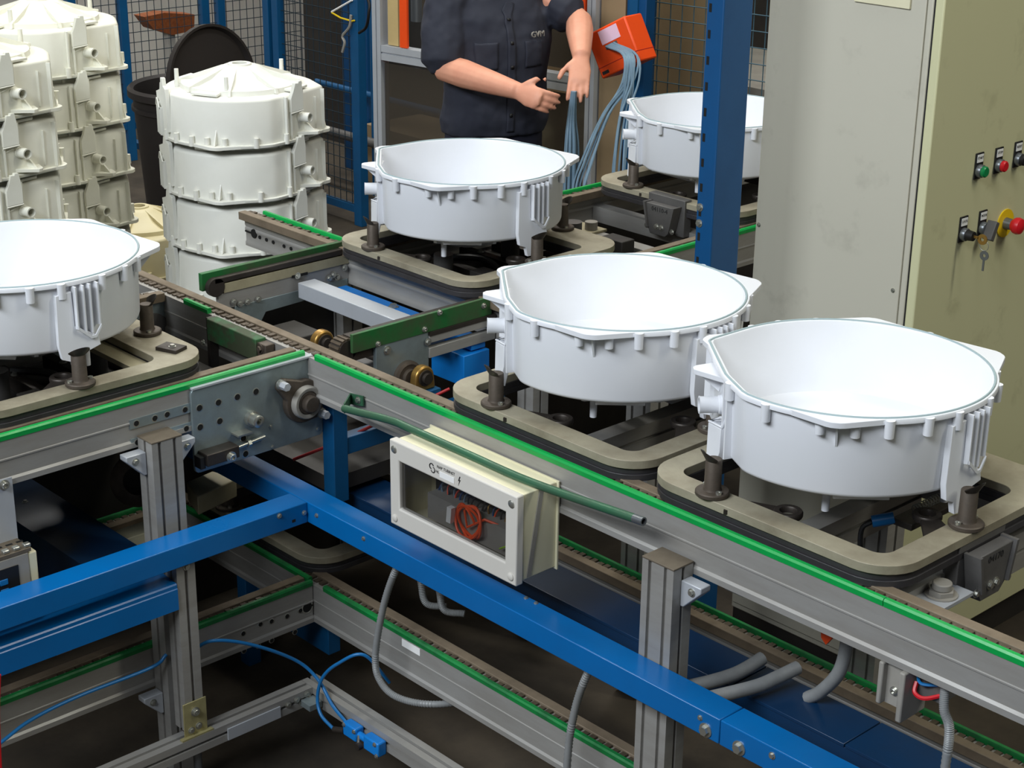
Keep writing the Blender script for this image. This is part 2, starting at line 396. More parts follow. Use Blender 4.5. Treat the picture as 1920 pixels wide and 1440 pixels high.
# ------------------------------------------------------------------ drive plate with bearing (near side of the left branch)
dp = thing('drive_plate', 'galvanised drive plate with a flange bearing at the conveyor corner', 'drive plate', (-0.043, -0.35, 0.778))
MB().prism(rrect(-0.172, 0.881, 0.364, 0.206, 0.012, 4), 'x', -0.0425, -0.0345).build('plate', 'zinc', dp, bevel=0.001)
MB().box(-0.06, -0.03, -0.352, 0.006, 0.984, 0.9885).build('top_flange', 'alu_bright', dp)
holes(dp, 'y', -0.0345, [(-0.334, 0.936), (-0.283, 0.936), (-0.231, 0.936), (-0.179, 0.936), (-0.335, 0.889), (-0.282, 0.8895), (-0.22, 0.830), (-0.216, 0.789)], 0.0075)
br = MB(); cc = Vector((-0.0345, -0.053, 0.884))
br.prism([(cc.y + r_ * math.cos(R(a)), cc.z + r_ * math.sin(R(a))) for a, r_ in [(t_, 0.054) for t_ in range(-20, 110, 13)] + [(128, 0.088), (138, 0.094), (148, 0.088)] + [(t_, 0.054) for t_ in range(165, 285, 13)] + [(312, 0.066), (320, 0.068), (330, 0.062)]], 'x', -0.0345, -0.016)
bh = br.build('bearing_housing', 'rust_steel', dp, bevel=0.003)
MB().lathe(cc, (1, 0, 0), [(0.029, 0.01), (0.029, 0.033), (0.032, 0.035), (0.038, 0.035), (0.041, 0.030), (0.041, 0.01)], 32).build('bearing_ring', 'grey_plastic', bh)
MB().lathe(cc, (1, 0, 0), [(0.0001, 0.01), (0.029, 0.01), (0.029, 0.030), (0.026, 0.033), (0.021, 0.033), (0.021, 0.046), (0.018, 0.049), (0.0001, 0.049)], 28).build('shaft', 'rust_steel', bh)
for q in ((-0.122, 0.945), (-0.010, 0.845)):
    MB().cyl((-0.017, q[0], q[1]), (-0.008, q[0], q[1]), 0.0125, n=20).build('washer', 'bolt', dp)
    MB().cyl((-0.008, q[0], q[1]), (0.012, q[0], q[1]), 0.010, n=6).build('bearing_bolt', 'alu_bright', dp)
MB().lathe((-0.0345, -0.196, 0.875), (1, 0, 0), [(0.0001, 0), (0.019, 0), (0.019, 0.012), (0.015, 0.012), (0.015, 0.032), (0.012, 0.034), (0.007, 0.034), (0.007, 0.02), (0.0001, 0.02)], 24).build('boss', 'bolt', dp)
MB().box(-0.0345, -0.006, -0.252, -0.212, 0.849, 0.853).build('stop_tab', 'bolt', dp)
MB().box(-0.0345, 0.004, -0.345, -0.257, 0.805, 0.834).build('tension_block', 'dark_steel', dp, bevel=0.002)
MB().box(-0.030, -0.004, -0.358, -0.345, 0.800, 0.828).build('block_end', 'black', dp)
bolt(dp, (0.004, -0.281, 0.813), (1, 0, 0), 0.009, style='socket')
MB().cyl((-0.026, -0.262, 0.814), (-0.026, -0.166, 0.822), 0.0048, n=10).build('tension_screw', 'bolt', dp)
MB().cyl((-0.026, -0.215, 0.8175), (-0.026, -0.207, 0.818), 0.0095, n=6).build('lock_nut', 'bolt', dp)
for q in ((-0.142, 0.838), (-0.139, 0.785), (-0.006, 0.795), (-0.349, 0.81)): bolt(dp, (-0.0345, q[0], q[1]), (1, 0, 0), 0.0035)
# far side drive plate of the left branch seen from inside
dq = thing('drive_plate', 'grey drive plate with a round recess behind the leftmost tub', 'drive plate', (-0.66, -0.02, 0.80))
MB().box(-0.672, -0.664, -0.36, 0.0, 0.80, 0.966).build('plate', 'zinc', dq, bevel=0.001)
MB().box(-0.69, -0.662, -0.36, 0.0, 0.966, 0.970).build('top_flange', 'alu_bright', dq)
MB().cyl((-0.664, -0.075, 0.882), (-0.661, -0.075, 0.882), 0.062, n=32).build('recess_disc', 'grey_dark', dq)
MB().box(-0.664, -0.6615, -0.022, -0.006, 0.925, 0.938).build('slot', 'hole', dq)
# green worn guide box on the front beam inside the crossing
gb = thing('guide_box', 'worn green guide box on the chain track at the crossing', 'guide', (-0.3, -0.045, 0.935))
MB().box(-0.412, -0.20, -0.062, -0.031, 0.935, 0.992).build('box_body', 'green_dirty', gb, bevel=0.002)
MB().box(-0.425, -0.412, -0.055, -0.031, 0.86, 0.99).build('end_plate', 'dark_steel', gb)
MB().box(-0.20, -0.165, -0.058, -0.031, 0.925, 0.985).build('end_block', 'rust_steel', gb, bevel=0.002)
bolt(gb, (-0.425, -0.066, 0.925), (0, -1, 0), 0.006); bolt(gb, (-0.185, -0.058, 0.972), (0, -1, 0), 0.008, 'rust_steel')

# ------------------------------------------------------------------ posts
def alu_poly(x0, x1, y0, y1, ny, nx):
    g, d = 0.0042, 0.007
    P = []
    def edge(a, b, n):
        a = Vector(a); b = Vector(b); L = (b - a).length; e = (b - a) / L; nrm = Vector((e.y, -e.x))   # outward for ccw
        P.append(tuple(a))
        for i in range(n):
            c = L * (i + 0.5) / n
            for t_, dd in ((c - g, 0), (c - g, d), (c + g, d), (c + g, 0)):
                q = a + e * t_ - nrm * dd; P.append(tuple(q))
    edge((x0, y0), (x1, y0), nx); edge((x1, y0), (x1, y1), ny); edge((x1, y1), (x0, y1), nx); edge((x0, y1), (x0, y0), ny)
    return P
def post(label, x0, x1, y0, y1, z1, nx, ny, cap=True, group=None, mt='alu', z0=0.0, name='aluminium_post'):
    t = thing(name, label, 'post', ((x0 + x1) / 2, (y0 + y1) / 2, z0), 0, group)
    MB().prism(alu_poly(x0, x1, y0, y1, ny, nx), 'z', z0 + 0.012, z1).build('profile', mt, t, smooth=False)
    MB().box(x0 + 0.008, x1 - 0.008, y0 + 0.008, y1 - 0.008, z0, z0 + 0.012).build('foot', 'dark_steel', t)
    if cap: MB().box(x0 - 0.001, x1 + 0.001, y0 - 0.001, y1 + 0.001, z1, z1 + 0.004).build('end_cap', 'alu_cap', t, bevel=0.001)
    return t
pR = post('aluminium post with a dark end cap under the right part of the conveyor', 1.110, 1.190, -0.088, -0.0325, 0.908, 2, 1)
pL = post('aluminium post with a dark end cap under the left conveyor branch', -0.0385, 0.020, -0.495, -0.418, 0.908, 1, 2)
def brackets(t, pts, axis):
    for p in pts:
        x, y, z, sg = p
        if axis == 'x':
            MB().fprism([(x, y, z), (x + sg * 0.05, y, z), (x + sg * 0.05, y, z - 0.012), (x + sg * 0.008, y, z - 0.055), (x, y, z - 0.055)], (0, 0.028, 0)).build('corner_bracket', 'alu_bright', t, bevel=0.002)
            bolt(t, (x + sg * 0.028, y, z - 0.016), (0, -1, 0), 0.006)
        else:
            MB().fprism([(x, y, z), (x, y + sg * 0.05, z), (x, y + sg * 0.05, z - 0.012), (x, y + sg * 0.008, z - 0.055), (x, y, z - 0.055)], (-0.028, 0, 0)).build('corner_bracket', 'alu_bright', t, bevel=0.002)
            bolt(t, (x, y + sg * 0.028, z - 0.016), (1, 0, 0), 0.006)
brackets(pR, [(1.1905, -0.066, 0.883, 1)], 'x')
brackets(pL, [(-0.005, -0.4955, 0.883, -1), (-0.005, -0.4175, 0.883, 1), (-0.005, -0.4955, 0.273, -1)], 'y')
post('bright aluminium post seen below the second tub', 0.385, 0.465, 0.634, 0.70, 0.882, 2, 1, False)
post('slim aluminium post under the back end of the crossing', -0.010, 0.050, 0.634, 0.69, 0.882, 1, 1, False)
post('dark aluminium post seen through the opening of the rightmost pallet', 1.10, 1.175, 0.634, 0.70, 0.882, 2, 1, False)
post('aluminium post behind the transfer unit on the worker side', -0.79, -0.72, 0.60, 0.67, 0.882, 1, 1, False)
nP = post('narrow aluminium post standing on the bottom frame left', 0.050, 0.097, -0.500, -0.452, 0.646, 1, 1, False, z0=0.2005)
MB().box(0.0975, 0.1005, -0.508, -0.446, 0.204, 0.29).build('base_bracket', 'zinc_yellow', nP, bevel=0.001)
MB().box(0.0975, 0.1095, -0.52, -0.436, 0.2005, 0.2045).build('bracket_foot', 'zinc_yellow', nP)
bolt(nP, (0.1005, -0.477, 0.262), (1, 0, 0), 0.008, style='socket')
bolt(nP, (0.1005, -0.47, 0.222), (1, 0, 0), 0.006); bolt(nP, (0.1005, -0.49, 0.217), (1, 0, 0), 0.006)
bolt(nP, (0.097, -0.474, 0.632), (1, 0, 0), 0.006)
# bottom frame
def frame_beam(label, axis, a, b, c0, c1, z0, z1):
    pos = (a, c0, z0) if axis == 'x' else (c0, a, z0)
    t = thing('frame_beam', label, 'beam', pos)
    zc = (z0 + z1) / 2; cm = (c0 + c1) / 2; g = 0.0042; d = 0.008
    poly = [(c0, z0), (c1, z0), (c1, zc - g), (c1 - d, zc - g), (c1 - d, zc + g), (c1, zc + g), (c1, z1), (cm + g, z1), (cm + g, z1 - d), (cm - g, z1 - d), (cm - g, z1), (c0, z1), (c0, zc + g), (c0 + d, zc + g), (c0 + d, zc - g), (c0, zc - g)]
    MB().prism(poly, axis, a, b).build('profile', 'alu', t, smooth=False)
    return t
fb1 = frame_beam('low aluminium frame beam running to the bottom left corner', 'y', -1.6, -0.152, 0.065, 0.110, 0.155, 0.200)
fb2 = frame_beam('low aluminium frame beam carrying the blue air valve', 'x', 0.065, 1.35, -0.151, -0.106, 0.155, 0.200)
MB().box(0.1105, 0.1145, -0.40, -0.25, 0.158, 0.188).build('cover_strip', 'alu_bright', fb1)
MB().box(0.112, 0.150, -0.19, -0.153, 0.165, 0.180).build('corner_angle', 'zinc', fb1)
for q in ((0.115, -0.20, 0.185), (0.118, -0.17, 0.19), (0.125, -0.185, 0.172), (0.13, -0.165, 0.178), (0.118, -0.225, 0.182)): bolt(fb1, (0.111, q[1], q[2]), (1, 0, 0), 0.006)
for yy in (-0.47, -1.3):
    MB().cyl((0.0875, yy, 0.0), (0.0875, yy, 0.155), 0.010, n=10).build('levelling_foot', 'steel_tube', fb1)
for xx in (0.92, 1.3):
    MB().cyl((xx, -0.128, 0.0), (xx, -0.128, 0.155), 0.010, n=10).build('levelling_foot', 'steel_tube', fb2)
# blue beams
bm1 = thing('blue_beam', 'long glossy blue steel beam under the junction box', 'beam', (-0.9, -0.12, 0.648))
MB().box(-0.9, 1.3765, -0.155, -0.0895, 0.648, 0.70).build('beam', 'blue', bm1, bevel=0.002)
for q in ((0.155, 0.678), (0.33, 0.683), (1.33, 0.683)): bolt(bm1, (q[0], -0.155, q[1]), (0, -1, 0), 0.004)
bolt(bm1, (1.345, -0.155, 0.664), (0, -1, 0), 0.010)
for q in ((0.83, -0.098), (0.80, -0.098)): bolt(bm1, (q[0], q[1], 0.70), (0, 0, 1), 0.0035)
bm2 = thing('blue_beam', 'short glossy blue steel beam leaving the picture bottom right', 'beam', (1.378, -0.12, 0.648))
MB().box(1.378, 2.7, -0.155, -0.0895, 0.648, 0.70).build('beam', 'blue', bm2, bevel=0.002)
bolt(bm2, (1.425, -0.155, 0.664), (0, -1, 0), 0.010); bolt(bm2, (1.50, -0.155, 0.684), (0, -1, 0), 0.005)
bm3 = thing('blue_beam', 'glossy blue steel beam crossing in front of the left posts', 'beam', (0.085, -1.6, 0.648))
MB().box(0.052, 0.120, -1.6, -0.1555, 0.648, 0.70).build('beam', 'blue', bm3, bevel=0.002)
for q in ((-0.165, 0.676), (-0.235, 0.690)): bolt(bm3, (0.120, q[0], q[1]), (1, 0, 0), 0.0045)
MB().box(0.1185, 0.1203, -0.2, -0.19, 0.661, 0.668).build('slot', 'hole', bm3)
ch = thing('blue_channel', 'blue sheet steel channel below the left blue beam', 'beam', (0.07, -1.6, 0.533))
MB().prism([(0.03, 0.606), (0.098, 0.601), (0.101, 0.598), (0.101, 0.590), (0.103, 0.588), (0.103, 0.537), (0.099, 0.537), (0.099, 0.586), (0.03, 0.602)], 'y', -1.6, -0.503).build('channel', 'blue', ch)
# cable ducts (dark blue)
d1 = thing('cable_duct', 'long dark blue cable duct under the conveyor', 'cable duct', (-0.9, 0.0, 0.50))
MB().box(-0.95, 2.7, 0.085, 0.195, 0.50, 0.592).build('duct_body', 'blue_tray_shaded', d1, bevel=0.002)
for i, (a, b) in enumerate(((-0.95, 0.42), (0.423, 1.205), (1.208, 1.487), (1.490, 2.7))):
    MB().box(a, b, 0.082, 0.198, 0.5925, 0.600).build('duct_cover', 'blue_tray_shaded', d1, bevel=0.001)
d2 = thing('cable_duct', 'dark blue duct crossing below the leftmost tub', 'cable duct', (-0.6, -0.55, 0.45))
MB().box(-0.95, -0.08, -0.615, -0.475, 0.47, 0.60).build('duct_body', 'blue_tray_shaded', d2, bevel=0.002)
MB().box(-0.95, -0.08, -0.618, -0.472, 0.6005, 0.606).build('duct_cover', 'blue_tray_shaded', d2)
bolt(d2, (-0.12, -0.618, 0.56), (0, -1, 0), 0.005); bolt(d2, (-0.5, -0.55, 0.606), (0, 0, 1), 0.005)

# ================================================================== TUBS
def Ri(th):
    """inner outline of the tub: a circle with one corner bulge and a flat"""
    th = (th + 180) % 360 - 180
    keys = [(-185, 0.262), (-161, 0.282), (-119, 0.244), (-98, 0.262)]
    t_ = th if th <= 90 else th - 360
    for (a, ra), (b, rb) in zip(keys, keys[1:]):
        if a <= t_ <= b:
            pa = Vector((ra * math.cos(R(a)), ra * math.sin(R(a)))); pb = Vector((rb * math.cos(R(b)), rb * math.sin(R(b))))
            d = Vector((math.cos(R(t_)), math.sin(R(t_)))); e = pb - pa
            return (pa.x * e.y - pa.y * e.x) / (d.x * e.y - d.y * e.x)
    return 0.262
def pol(th, r, z): return Vector((r * math.cos(R(th)), r * math.sin(R(th)), z))
def make_tub():
    t = thing('washer_tub', 'white plastic washing machine tub', 'tub')
    N = 120; rows = []
    for i in range(N):
        th = -180 + 360.0 * i / N; r = Ri(th); q = min(r, 0.262)
        rows.append([pol(th, a, z) for a, z in ((0.03, 0.006), (q - 0.035, 0.006), (r - 0.014, 0.012), (r - 0.009, 0.03), (r - 0.001, 0.159), (r + 0.001, 0.162), (r + 0.0135, 0.162), (r + 0.015, 0.160),
                     (r + 0.015, 0.1525), (r + 0.005, 0.151), (r + 0.001, 0.010), (r - 0.001, 0.005), (r - 0.005, 0.0015), (r - 0.012, 0.0), (0.205, -0.001), (0.203, -0.017), (0.17, -0.019), (0.12, -0.034), (0.075, -0.062), (0.055, -0.070), (0.036, -0.070), (0.030, -0.060))])
    k = len(rows[0]); sh = MB()
    sh.add([p for r in rows for p in r], [(i * k + j, i * k + (j + 1) % k, ((i + 1) % N) * k + (j + 1) % k, ((i + 1) % N) * k + j) for i in range(N) for j in range(k)])
    shell = sh.build('shell', 'tub_white', t)
    MB().tube([pol(th, Ri(th) + 0.0075, 0.1621) for th in range(-180, 180, 4)], 0.0026, 6, True).build('gasket', 'gasket', t, label='thin grey rubber gasket in the rim')
    # pegs under the rim
    pm = MB(); pm.lathe((0, 0, 0), (0, 0, 1), [(0.0001, 0.0), (0.0088, 0.0), (0.0098, 0.034), (0.0001, 0.034)], 12); pm = pm.mesh('rim_peg'); pm.materials.append(MATS['tub_white'])
    for th in (-111, -86, -64, -51, -38.5, -23, -9, 12, 28, 43, 76, 92, 109, 130, 141, 158, 172):
        o = bpy.data.objects.new('rim_peg', pm); col.objects.link(o); o.parent = t; o.location = pol(th, Ri(th) + 0.0125, 0.1265)
    # corner tabs in the rim plane
    for th, tip, wd in ((-58, 0.304, 20), (60, 0.318, 22), (-163, 0.303, 9), (118, 0.298, 18)):
        base = [pol(a, Ri(a) + 0.012, 0.151) for a in (th - wd, th - wd / 2, th, th + wd / 2, th + wd)]
        pts = [base[0], pol(th - 3.4, tip - 0.003, 0.151), pol(th - 1.5, tip, 0.151), pol(th + 1.5, tip, 0.151), pol(th + 3.4, tip - 0.003, 0.151), base[4], base[3], base[2], base[1]]
        tb = MB().fprism(pts, (0, 0, 0.0116)).build('corner_tab', 'tub_white', t, bevel=0.001)
        MB().fprism([pol(th, Ri(th), 0.150), pol(th, tip - 0.012, 0.150), pol(th, Ri(th) + 0.003, 0.10)], tuple(pol(th + 90, 0.004, 0))).build('gusset', 'tub_white', tb)
    # lower mounting tab on the flat side
    th = -137; er = pol(th, 1, 0); et = pol(th + 90, 1, 0); r0 = Ri(th)
    tb = MB().fprism([er * (r0 - 0.002) + et * -0.045, er * (r0 + 0.05) + et * -0.016, er * (r0 + 0.056) + et * -0.006, er * (r0 + 0.055) + et * 0.006, er * (r0 + 0.045) + et * 0.014, er * (r0 - 0.002) + et * 0.05], (0, 0, 0.011))
    tb.v = [(a, b, c + 0.134) for a, b, c in tb.v]; tabo = tb.build('mounting_tab', 'tub_white', t, bevel=0.001)
    MB().fprism([er * r0 + Vector((0, 0, 0.135)), er * (r0 + 0.045) + Vector((0, 0, 0.135)), er * (r0 + 0.004) + Vector((0, 0, 0.10))], et * 0.006).build('gusset', 'tub_white', tabo)
    # hose port
    th = -130; er = pol(th, 1, 0); p0 = er * (Ri(th) - 0.003) + Vector((0, 0, 0.083))
    hp = MB().lathe(p0, er, [(0.013, 0.0), (0.019, 0.0), (0.0185, 0.012), (0.0165, 0.014), (0.0165, 0.047), (0.0175, 0.050), (0.0132, 0.050), (0.0128, 0.02)], 24).build('hose_port', 'tub_white', t)
    MB().cyl(p0 + er * 0.012, p0 + er * 0.020, 0.0128, n=20).build('bore', 'bore', hp)
    # side ribs at the flat
    for th, z0, z1, d in ((-112, 0.004, 0.150, 0.012), (-117, 0.02, 0.150, 0.010), (-158, 0.01, 0.150, 0.010), (-150, 0.03, 0.14, 0.006)):
        er = pol(th, 1, 0); et = pol(th + 90, 1, 0); r0 = Ri(th)
        MB().obox(er * (r0 + d / 2) + Vector((0, 0, (z0 + z1) / 2)), er, et, (0, 0, 1), d / 2 + 0.004, 0.0022, (z1 - z0) / 2).build('side_rib_or_shadow', 'tub_white', t)
    # slotted pocket + foot (right), loop bracket + foot (left)
    th = 1; er = pol(th, 1, 0); et = pol(th + 90, 1, 0); r0 = 0.262
    def L(s_, z, d=0.0): return er * (r0 + d) + et * s_ + Vector((0, 0, z))
    pk = MB().fprism([L(-0.024, 0.150, 0.002), L(0.032, 0.150, 0.002), L(0.032, 0.05, 0.002), L(0.018, 0.028, 0.002), L(0.006, 0.028, 0.002), L(-0.024, 0.055, 0.002)], er * 0.004).build('slotted_pocket', 'tub_white', t)
    for s_ in (-0.024, -0.005, 0.011, 0.030):
        MB().fprism([L(s_, 0.151, 0.0), L(s_, 0.151, 0.026), L(s_, 0.04 if abs(s_) < 0.02 else 0.055, 0.026), L(s_, 0.034 if abs(s_) < 0.02 else 0.05, 0.0)], et * 0.0032).build('pocket_rib', 'tub_white', pk)
    MB().fprism([L(-0.024, 0.055, 0.024), L(0.006, 0.028, 0.024), L(0.019, 0.028, 0.024), L(0.033, 0.05, 0.024), L(0.033, 0.056, 0.024), L(0.017, 0.034, 0.024), L(0.008, 0.034, 0.024), L(-0.024, 0.062, 0.024)], er * 0.004).build('pocket_lip', 'tub_white', pk)
    th = -8; er = pol(th, 1, 0); et = pol(th + 90, 1, 0); r0 = 0.263
    def L(s_, z, d=0.0): return er * (r0 + d) + et * (s_ + 0.04) + Vector((0, 0, z))
    MB().fprism([L(-0.060, 0.135, 0.001), L(-0.024, 0.140, 0.001), L(-0.022, 0.06, 0.001), L(0.030, 0.03, 0.001), L(0.034, 0.008, 0.001), L(-0.002, -0.004, 0.001), L(-0.008, -0.028, 0.001), L(-0.014, -0.029, 0.001), L(-0.016, -0.046, 0.001), L(-0.030, -0.046, 0.001), L(-0.036, -0.020, 0.001), L(-0.056, -0.012, 0.001), L(-0.062, 0.02, 0.001)], er * 0.014).build('foot_bracket', 'tub_white', t, bevel=0.001)
    th = -121; er = pol(th, 1, 0); et = pol(th + 90, 1, 0); r0 = Ri(th)
    def L(s_, z, d=0.0): return er * (r0 + d) + et * s_ + Vector((0, 0, z))
    ft = MB().fprism([L(-0.028, 0.052, 0.012), L(0.022, 0.058, 0.004), L(0.022, 0.010, 0.004), L(0.012, -0.012, 0.006), L(0.006, -0.040, 0.010), L(-0.004, -0.040, 0.014), L(-0.006, -0.046, 0.014), L(-0.018, -0.046, 0.016), L(-0.024, -0.020, 0.014), L(-0.028, 0.0, 0.012)], er * 0.014).build('foot_bracket', 'tub_white', t, bevel=0.001)
    MB().tube([L(-0.028, 0.055, 0.024), L(0.022, 0.061, 0.016), L(0.020, 0.079, 0.006), L(-0.014, 0.066, 0.008)], 0.0028, 6, True).build('loop', 'tub_white', ft)
    MB().obox(L(-0.028, 0.02, 0.012), er, et, (0, 0, 1), 0.012, 0.002, 0.035).build('foot_web', 'tub_white', ft)
    # pins under the base
    for th, r in ((-62, 0.185), (10, 0.215), (150, 0.2)):
        MB().lathe(pol(th, r, -0.062), (0, 0, 1), [(0.0001, 0), (0.0074, 0), (0.0082, 0.062), (0.0001, 0.062)], 14).build('base_pin', 'tub_white', t)
    # ribbed hub under the base
    for i in range(8):
        th = 22.5 + 45 * i; et = pol(th + 90, 1, 0)
        MB().fprism([pol(th, 0.06, -0.069), pol(th, 0.21, -0.020), pol(th, 0.215, -0.002), pol(th, 0.12, -0.02), pol(th, 0.06, -0.05)], et * 0.009).build('hub_rib', 'tub_white', t)
        if i % 2 == 0:
            MB().fprism([pol(th + 10, 0.200, -0.004), pol(th + 35, 0.200, -0.004), pol(th + 35, 0.240, -0.004), pol(th + 10, 0.240, -0.004)], (0, 0, -0.009)).build('base_pad', 'tub_white', t, bevel=0.002)
    MB().lathe((0, 0, -0.076), (0, 0, 1), [(0.026, 0), (0.040, 0), (0.044, 0.02), (0.026, 0.02)], 28).build('hub_ring', 'tub_white', t)
    return t
tub0 = make_tub()
def recolour(root, mtname):
    cache = {}
    def rec(o):
        if o.type == 'MESH':
            if o.data.name not in cache:
                me = o.data.copy()
                if me.materials[0].name == 'tub_white': me.materials[0] = MATS[mtname]
                cache[o.data.name] = me
            o.data = cache[o.data.name]
        for c in o.children: rec(c)
    rec(root)
tub_yellowish = copy_tree(tub0); recolour(tub_yellowish, 'tub_yellowish')
tub_cream = copy_tree(tub0); recolour(tub_cream, 'tub_cream')
ZB = 1.095
spots = [(tub0, (1.283, 0.287, ZB), 'white tub in the right foreground, nearest the viewer'),
         (None, (0.672, 0.292, ZB), 'white tub second from the right, in front of the blue rack post'),
         (None, (-0.415, 0.815, ZB), 'white tub at the back centre, in front of the worker'),
         (None, (-0.425, -0.545, ZB), 'white tub cut off by the left picture edge'),
         (None, (-0.420, 1.86, ZB), 'white tub at the back right, half hidden by the blue rack post')]
for src, loc, lab_ in spots:
    o = src or copy_tree(tub0)
    o.location = loc; tag(o, lab_, 'tub', 'white tubs riding on the conveyor pallets')
SP = 0.186
def stack(first, cx, cy, zrim, n, phi, labs, grp, proto, dr=0.0):
    for i in range(n):
        o = proto if (first and i == 0) else copy_tree(proto)
        o.location = (cx + random.uniform(-1, 1) * 0.004, cy + random.uniform(-1, 1) * 0.004, zrim - i * SP + 0.162)
        o.rotation_euler = (math.pi, 0, R(phi + random.uniform(-1.5, 1.5)))
        tag(o, labs[i] if i < len(labs) else labs[-1], 'tub', grp)
ords = ['topmost tub', 'second tub from the top', 'third tub from the top', 'fourth tub from the top', 'fifth tub from the top', 'sixth tub from the top', 'lowest tub']
stack(True, -2.018, 0.130, 1.24, 7, -121, [o + ' of the upside-down stack at the left picture edge' for o in ords], 'tubs stacked upside down at the left edge', tub_yellowish)
stack(False, -2.484, 0.644, 1.24, 7, -120, [o + ' of the upside-down stack behind the left edge stack' for o in ords], 'tubs stacked upside down by the fence', tub_yellowish)
tub_w = copy_tree(tub0); recolour(tub_w, 'tub_stack')
stack(True, -1.88, 1.06, 1.052, 6, -110, [o + ' of the upside-down stack in front of the black bin' for o in ords[:5]] + ['lowest tub of the upside-down stack in front of the black bin'], 'tubs stacked upside down by the black bin', tub_w)
stack(True, -2.89, 1.227, 0.310, 2, -112, [o + ' of the low cream-coloured stack between the tall stacks' for o in ('upper tub', 'lower tub')], 'cream tubs in the low stack', tub_cream)
# wooden carriers below the stacks
for lab_, cx, cy in (('wooden carrier under the stack at the left edge', -2.018, 0.130), ('wooden carrier under the stack by the fence', -2.484, 0.644), ('wooden carrier under the stack by the black bin', -1.88, 1.06), ('wooden carrier under the low cream stack', -2.89, 1.227)):
    t = thing('wooden_carrier', lab_, 'pallet', (cx, cy, 0), 0, 'wooden carriers under the tub stacks')
    top = 0.12
    for j in range(4):
        MB().box(cx - 0.24, cx + 0.24, cy - 0.235 + j * 0.122, cy - 0.235 + j * 0.122 + 0.10, top - 0.02, top).build('board', 'tan_board', t)
    for j in (-0.2, -0.03, 0.14):
        MB().box(cx + j, cx + j + 0.06, cy - 0.235, cy + 0.231, 0.0, top - 0.02).build('bearer', 'tan_board', t)

# ================================================================== PALLETS (workpiece carriers)
def make_pallet():
    t = thing('workpiece_pallet', 'steel workpiece pallet', 'pallet')
    S = 0.592
    outer = rrect(0, 0, S, S, 0.085); inner = rrect(0, -0.03, S - 0.105, S - 0.165, 0.03)
    MB().ring(outer, inner, 0.027, 0.045).build('top_frame', 'pallet_steel', t, bevel=0.001)
    MB().ring(rrect(0, 0, S - 0.010, S - 0.010, 0.082), rrect(0, -0.03, S - 0.11, S - 0.17, 0.03), 0.0145, 0.0268).build('rubber_band', 'pallet_band', t)
    MB().ring(rrect(0, 0, S - 0.002, S - 0.002, 0.085), rrect(0, -0.03, S - 0.11, S - 0.17, 0.03), 0.0, 0.0140).build('bottom_frame', 'pallet_band', t, bevel=0.001)
    cx, cy = -0.033, -0.004
    for th, rr in ((-109.5, 0.286), (-5, 0.305), (68, 0.285), (166, 0.278)):
        p = Vector((cx + rr * math.cos(R(th)), cy + rr * math.sin(R(th)), 0.045)); er = pol(th, 1, 0); et = pol(th + 90, 1, 0)
        pn = MB().lathe(p, (0, 0, 1), [(0.0001, 0), (0.031, 0), (0.033, 0.002), (0.033, 0.008), (0.031, 0.010), (0.0185, 0.011), (0.0165, 0.016), (0.0160, 0.072), (0.0145, 0.074), (0.0001, 0.074)], 24).build('locating_pin', 'rust_steel', t)
        fl = MB()
        A = [R(th - 75 + 150 * i / 10) for i in range(11)]
        ri = [p + Vector((0.0150 * math.cos(a), 0.0150 * math.sin(a), 0.070)) for a in A] + [p + Vector((0.0262 * math.cos(a), 0.0262 * math.sin(a), 0.070 + 0.022 * math.cos((a - R(th)) * 0.9))) for a in A][::-1]
        nn = 11
        vs = ri + [q + Vector((0, 0, 0.0022)) for q in ri]; L2 = len(ri)
        fs = [(i, i + 1, 2 * nn - 2 - i, 2 * nn - 1 - i) for i in range(nn - 1)] + [(L2 + i, L2 + i + 1, L2 + 2 * nn - 2 - i, L2 + 2 * nn - 1 - i) for i in range(nn - 1)] + [(i, (i + 1) % L2, L2 + (i + 1) % L2, L2 + i) for i in range(L2)]
        fl.add(vs, fs).build('guide_lip', 'dark_steel', pn)
        for s_ in (-1, 1):
            q = p + et * 0.024 * s_ + Vector((0, 0, 0.010))
            MB().lathe(q, (0, 0, 1), [(0.0001, 0), (0.006, 0), (0.006, 0.005), (0.003, 0.005), (0.003, 0.003), (0.0001, 0.003)], 10).build('pin_bolt', 'bolt', pn)
    for p, d in (((0.008, -0.215, 0.030), (-0.10, -0.06)), ((0.188, -0.03, 0.030), (0.07, -0.06)), ((-0.12, 0.13, 0.030), (-0.12, 0.03))):
        p = Vector(p); dv = Vector((d[0], d[1], 0)); n = Vector((-dv.y, dv.x, 0)).normalized()
        rg = MB().lathe(p, (0, 0, 1), [(0.015, 0), (0.027, 0), (0.028, 0.003), (0.028, 0.009), (0.026, 0.012), (0.017, 0.012), (0.015, 0.009)], 24).build('eye_arm', 'dark_steel', t)
        e = dv.normalized()
        MB().fprism([p + e * 0.022 + n * 0.018, p + e * 0.022 - n * 0.018, p + dv - n * 0.030, p + dv + n * 0.030], (0, 0, 0.009)).build('arm_bar', 'dark_steel', rg)
    return t
pal0 = make_pallet()
ZP = 0.9905
for i, (x, y, z, lab_) in enumerate(((1.3155, 0.2885, ZP, 'grey steel pallet under the tub nearest the viewer'), (0.7085, 0.2885, ZP, 'grey steel pallet under the second tub from the right'),
                                     (-0.3765, 0.820, ZP, 'grey steel pallet under the tub in front of the worker'), (-0.3765, -0.556, ZP, 'worn brown pallet under the leftmost tub'),
                                     (-0.3765, 1.862, ZP, 'grey steel pallet under the tub behind the blue rack post'))):
    o = pal0 if i == 0 else copy_tree(pal0)
    o.location = (x, y, z); tag(o, lab_, 'pallet', 'steel pallets on the upper conveyor')
    if i == 3:
        b4 = o
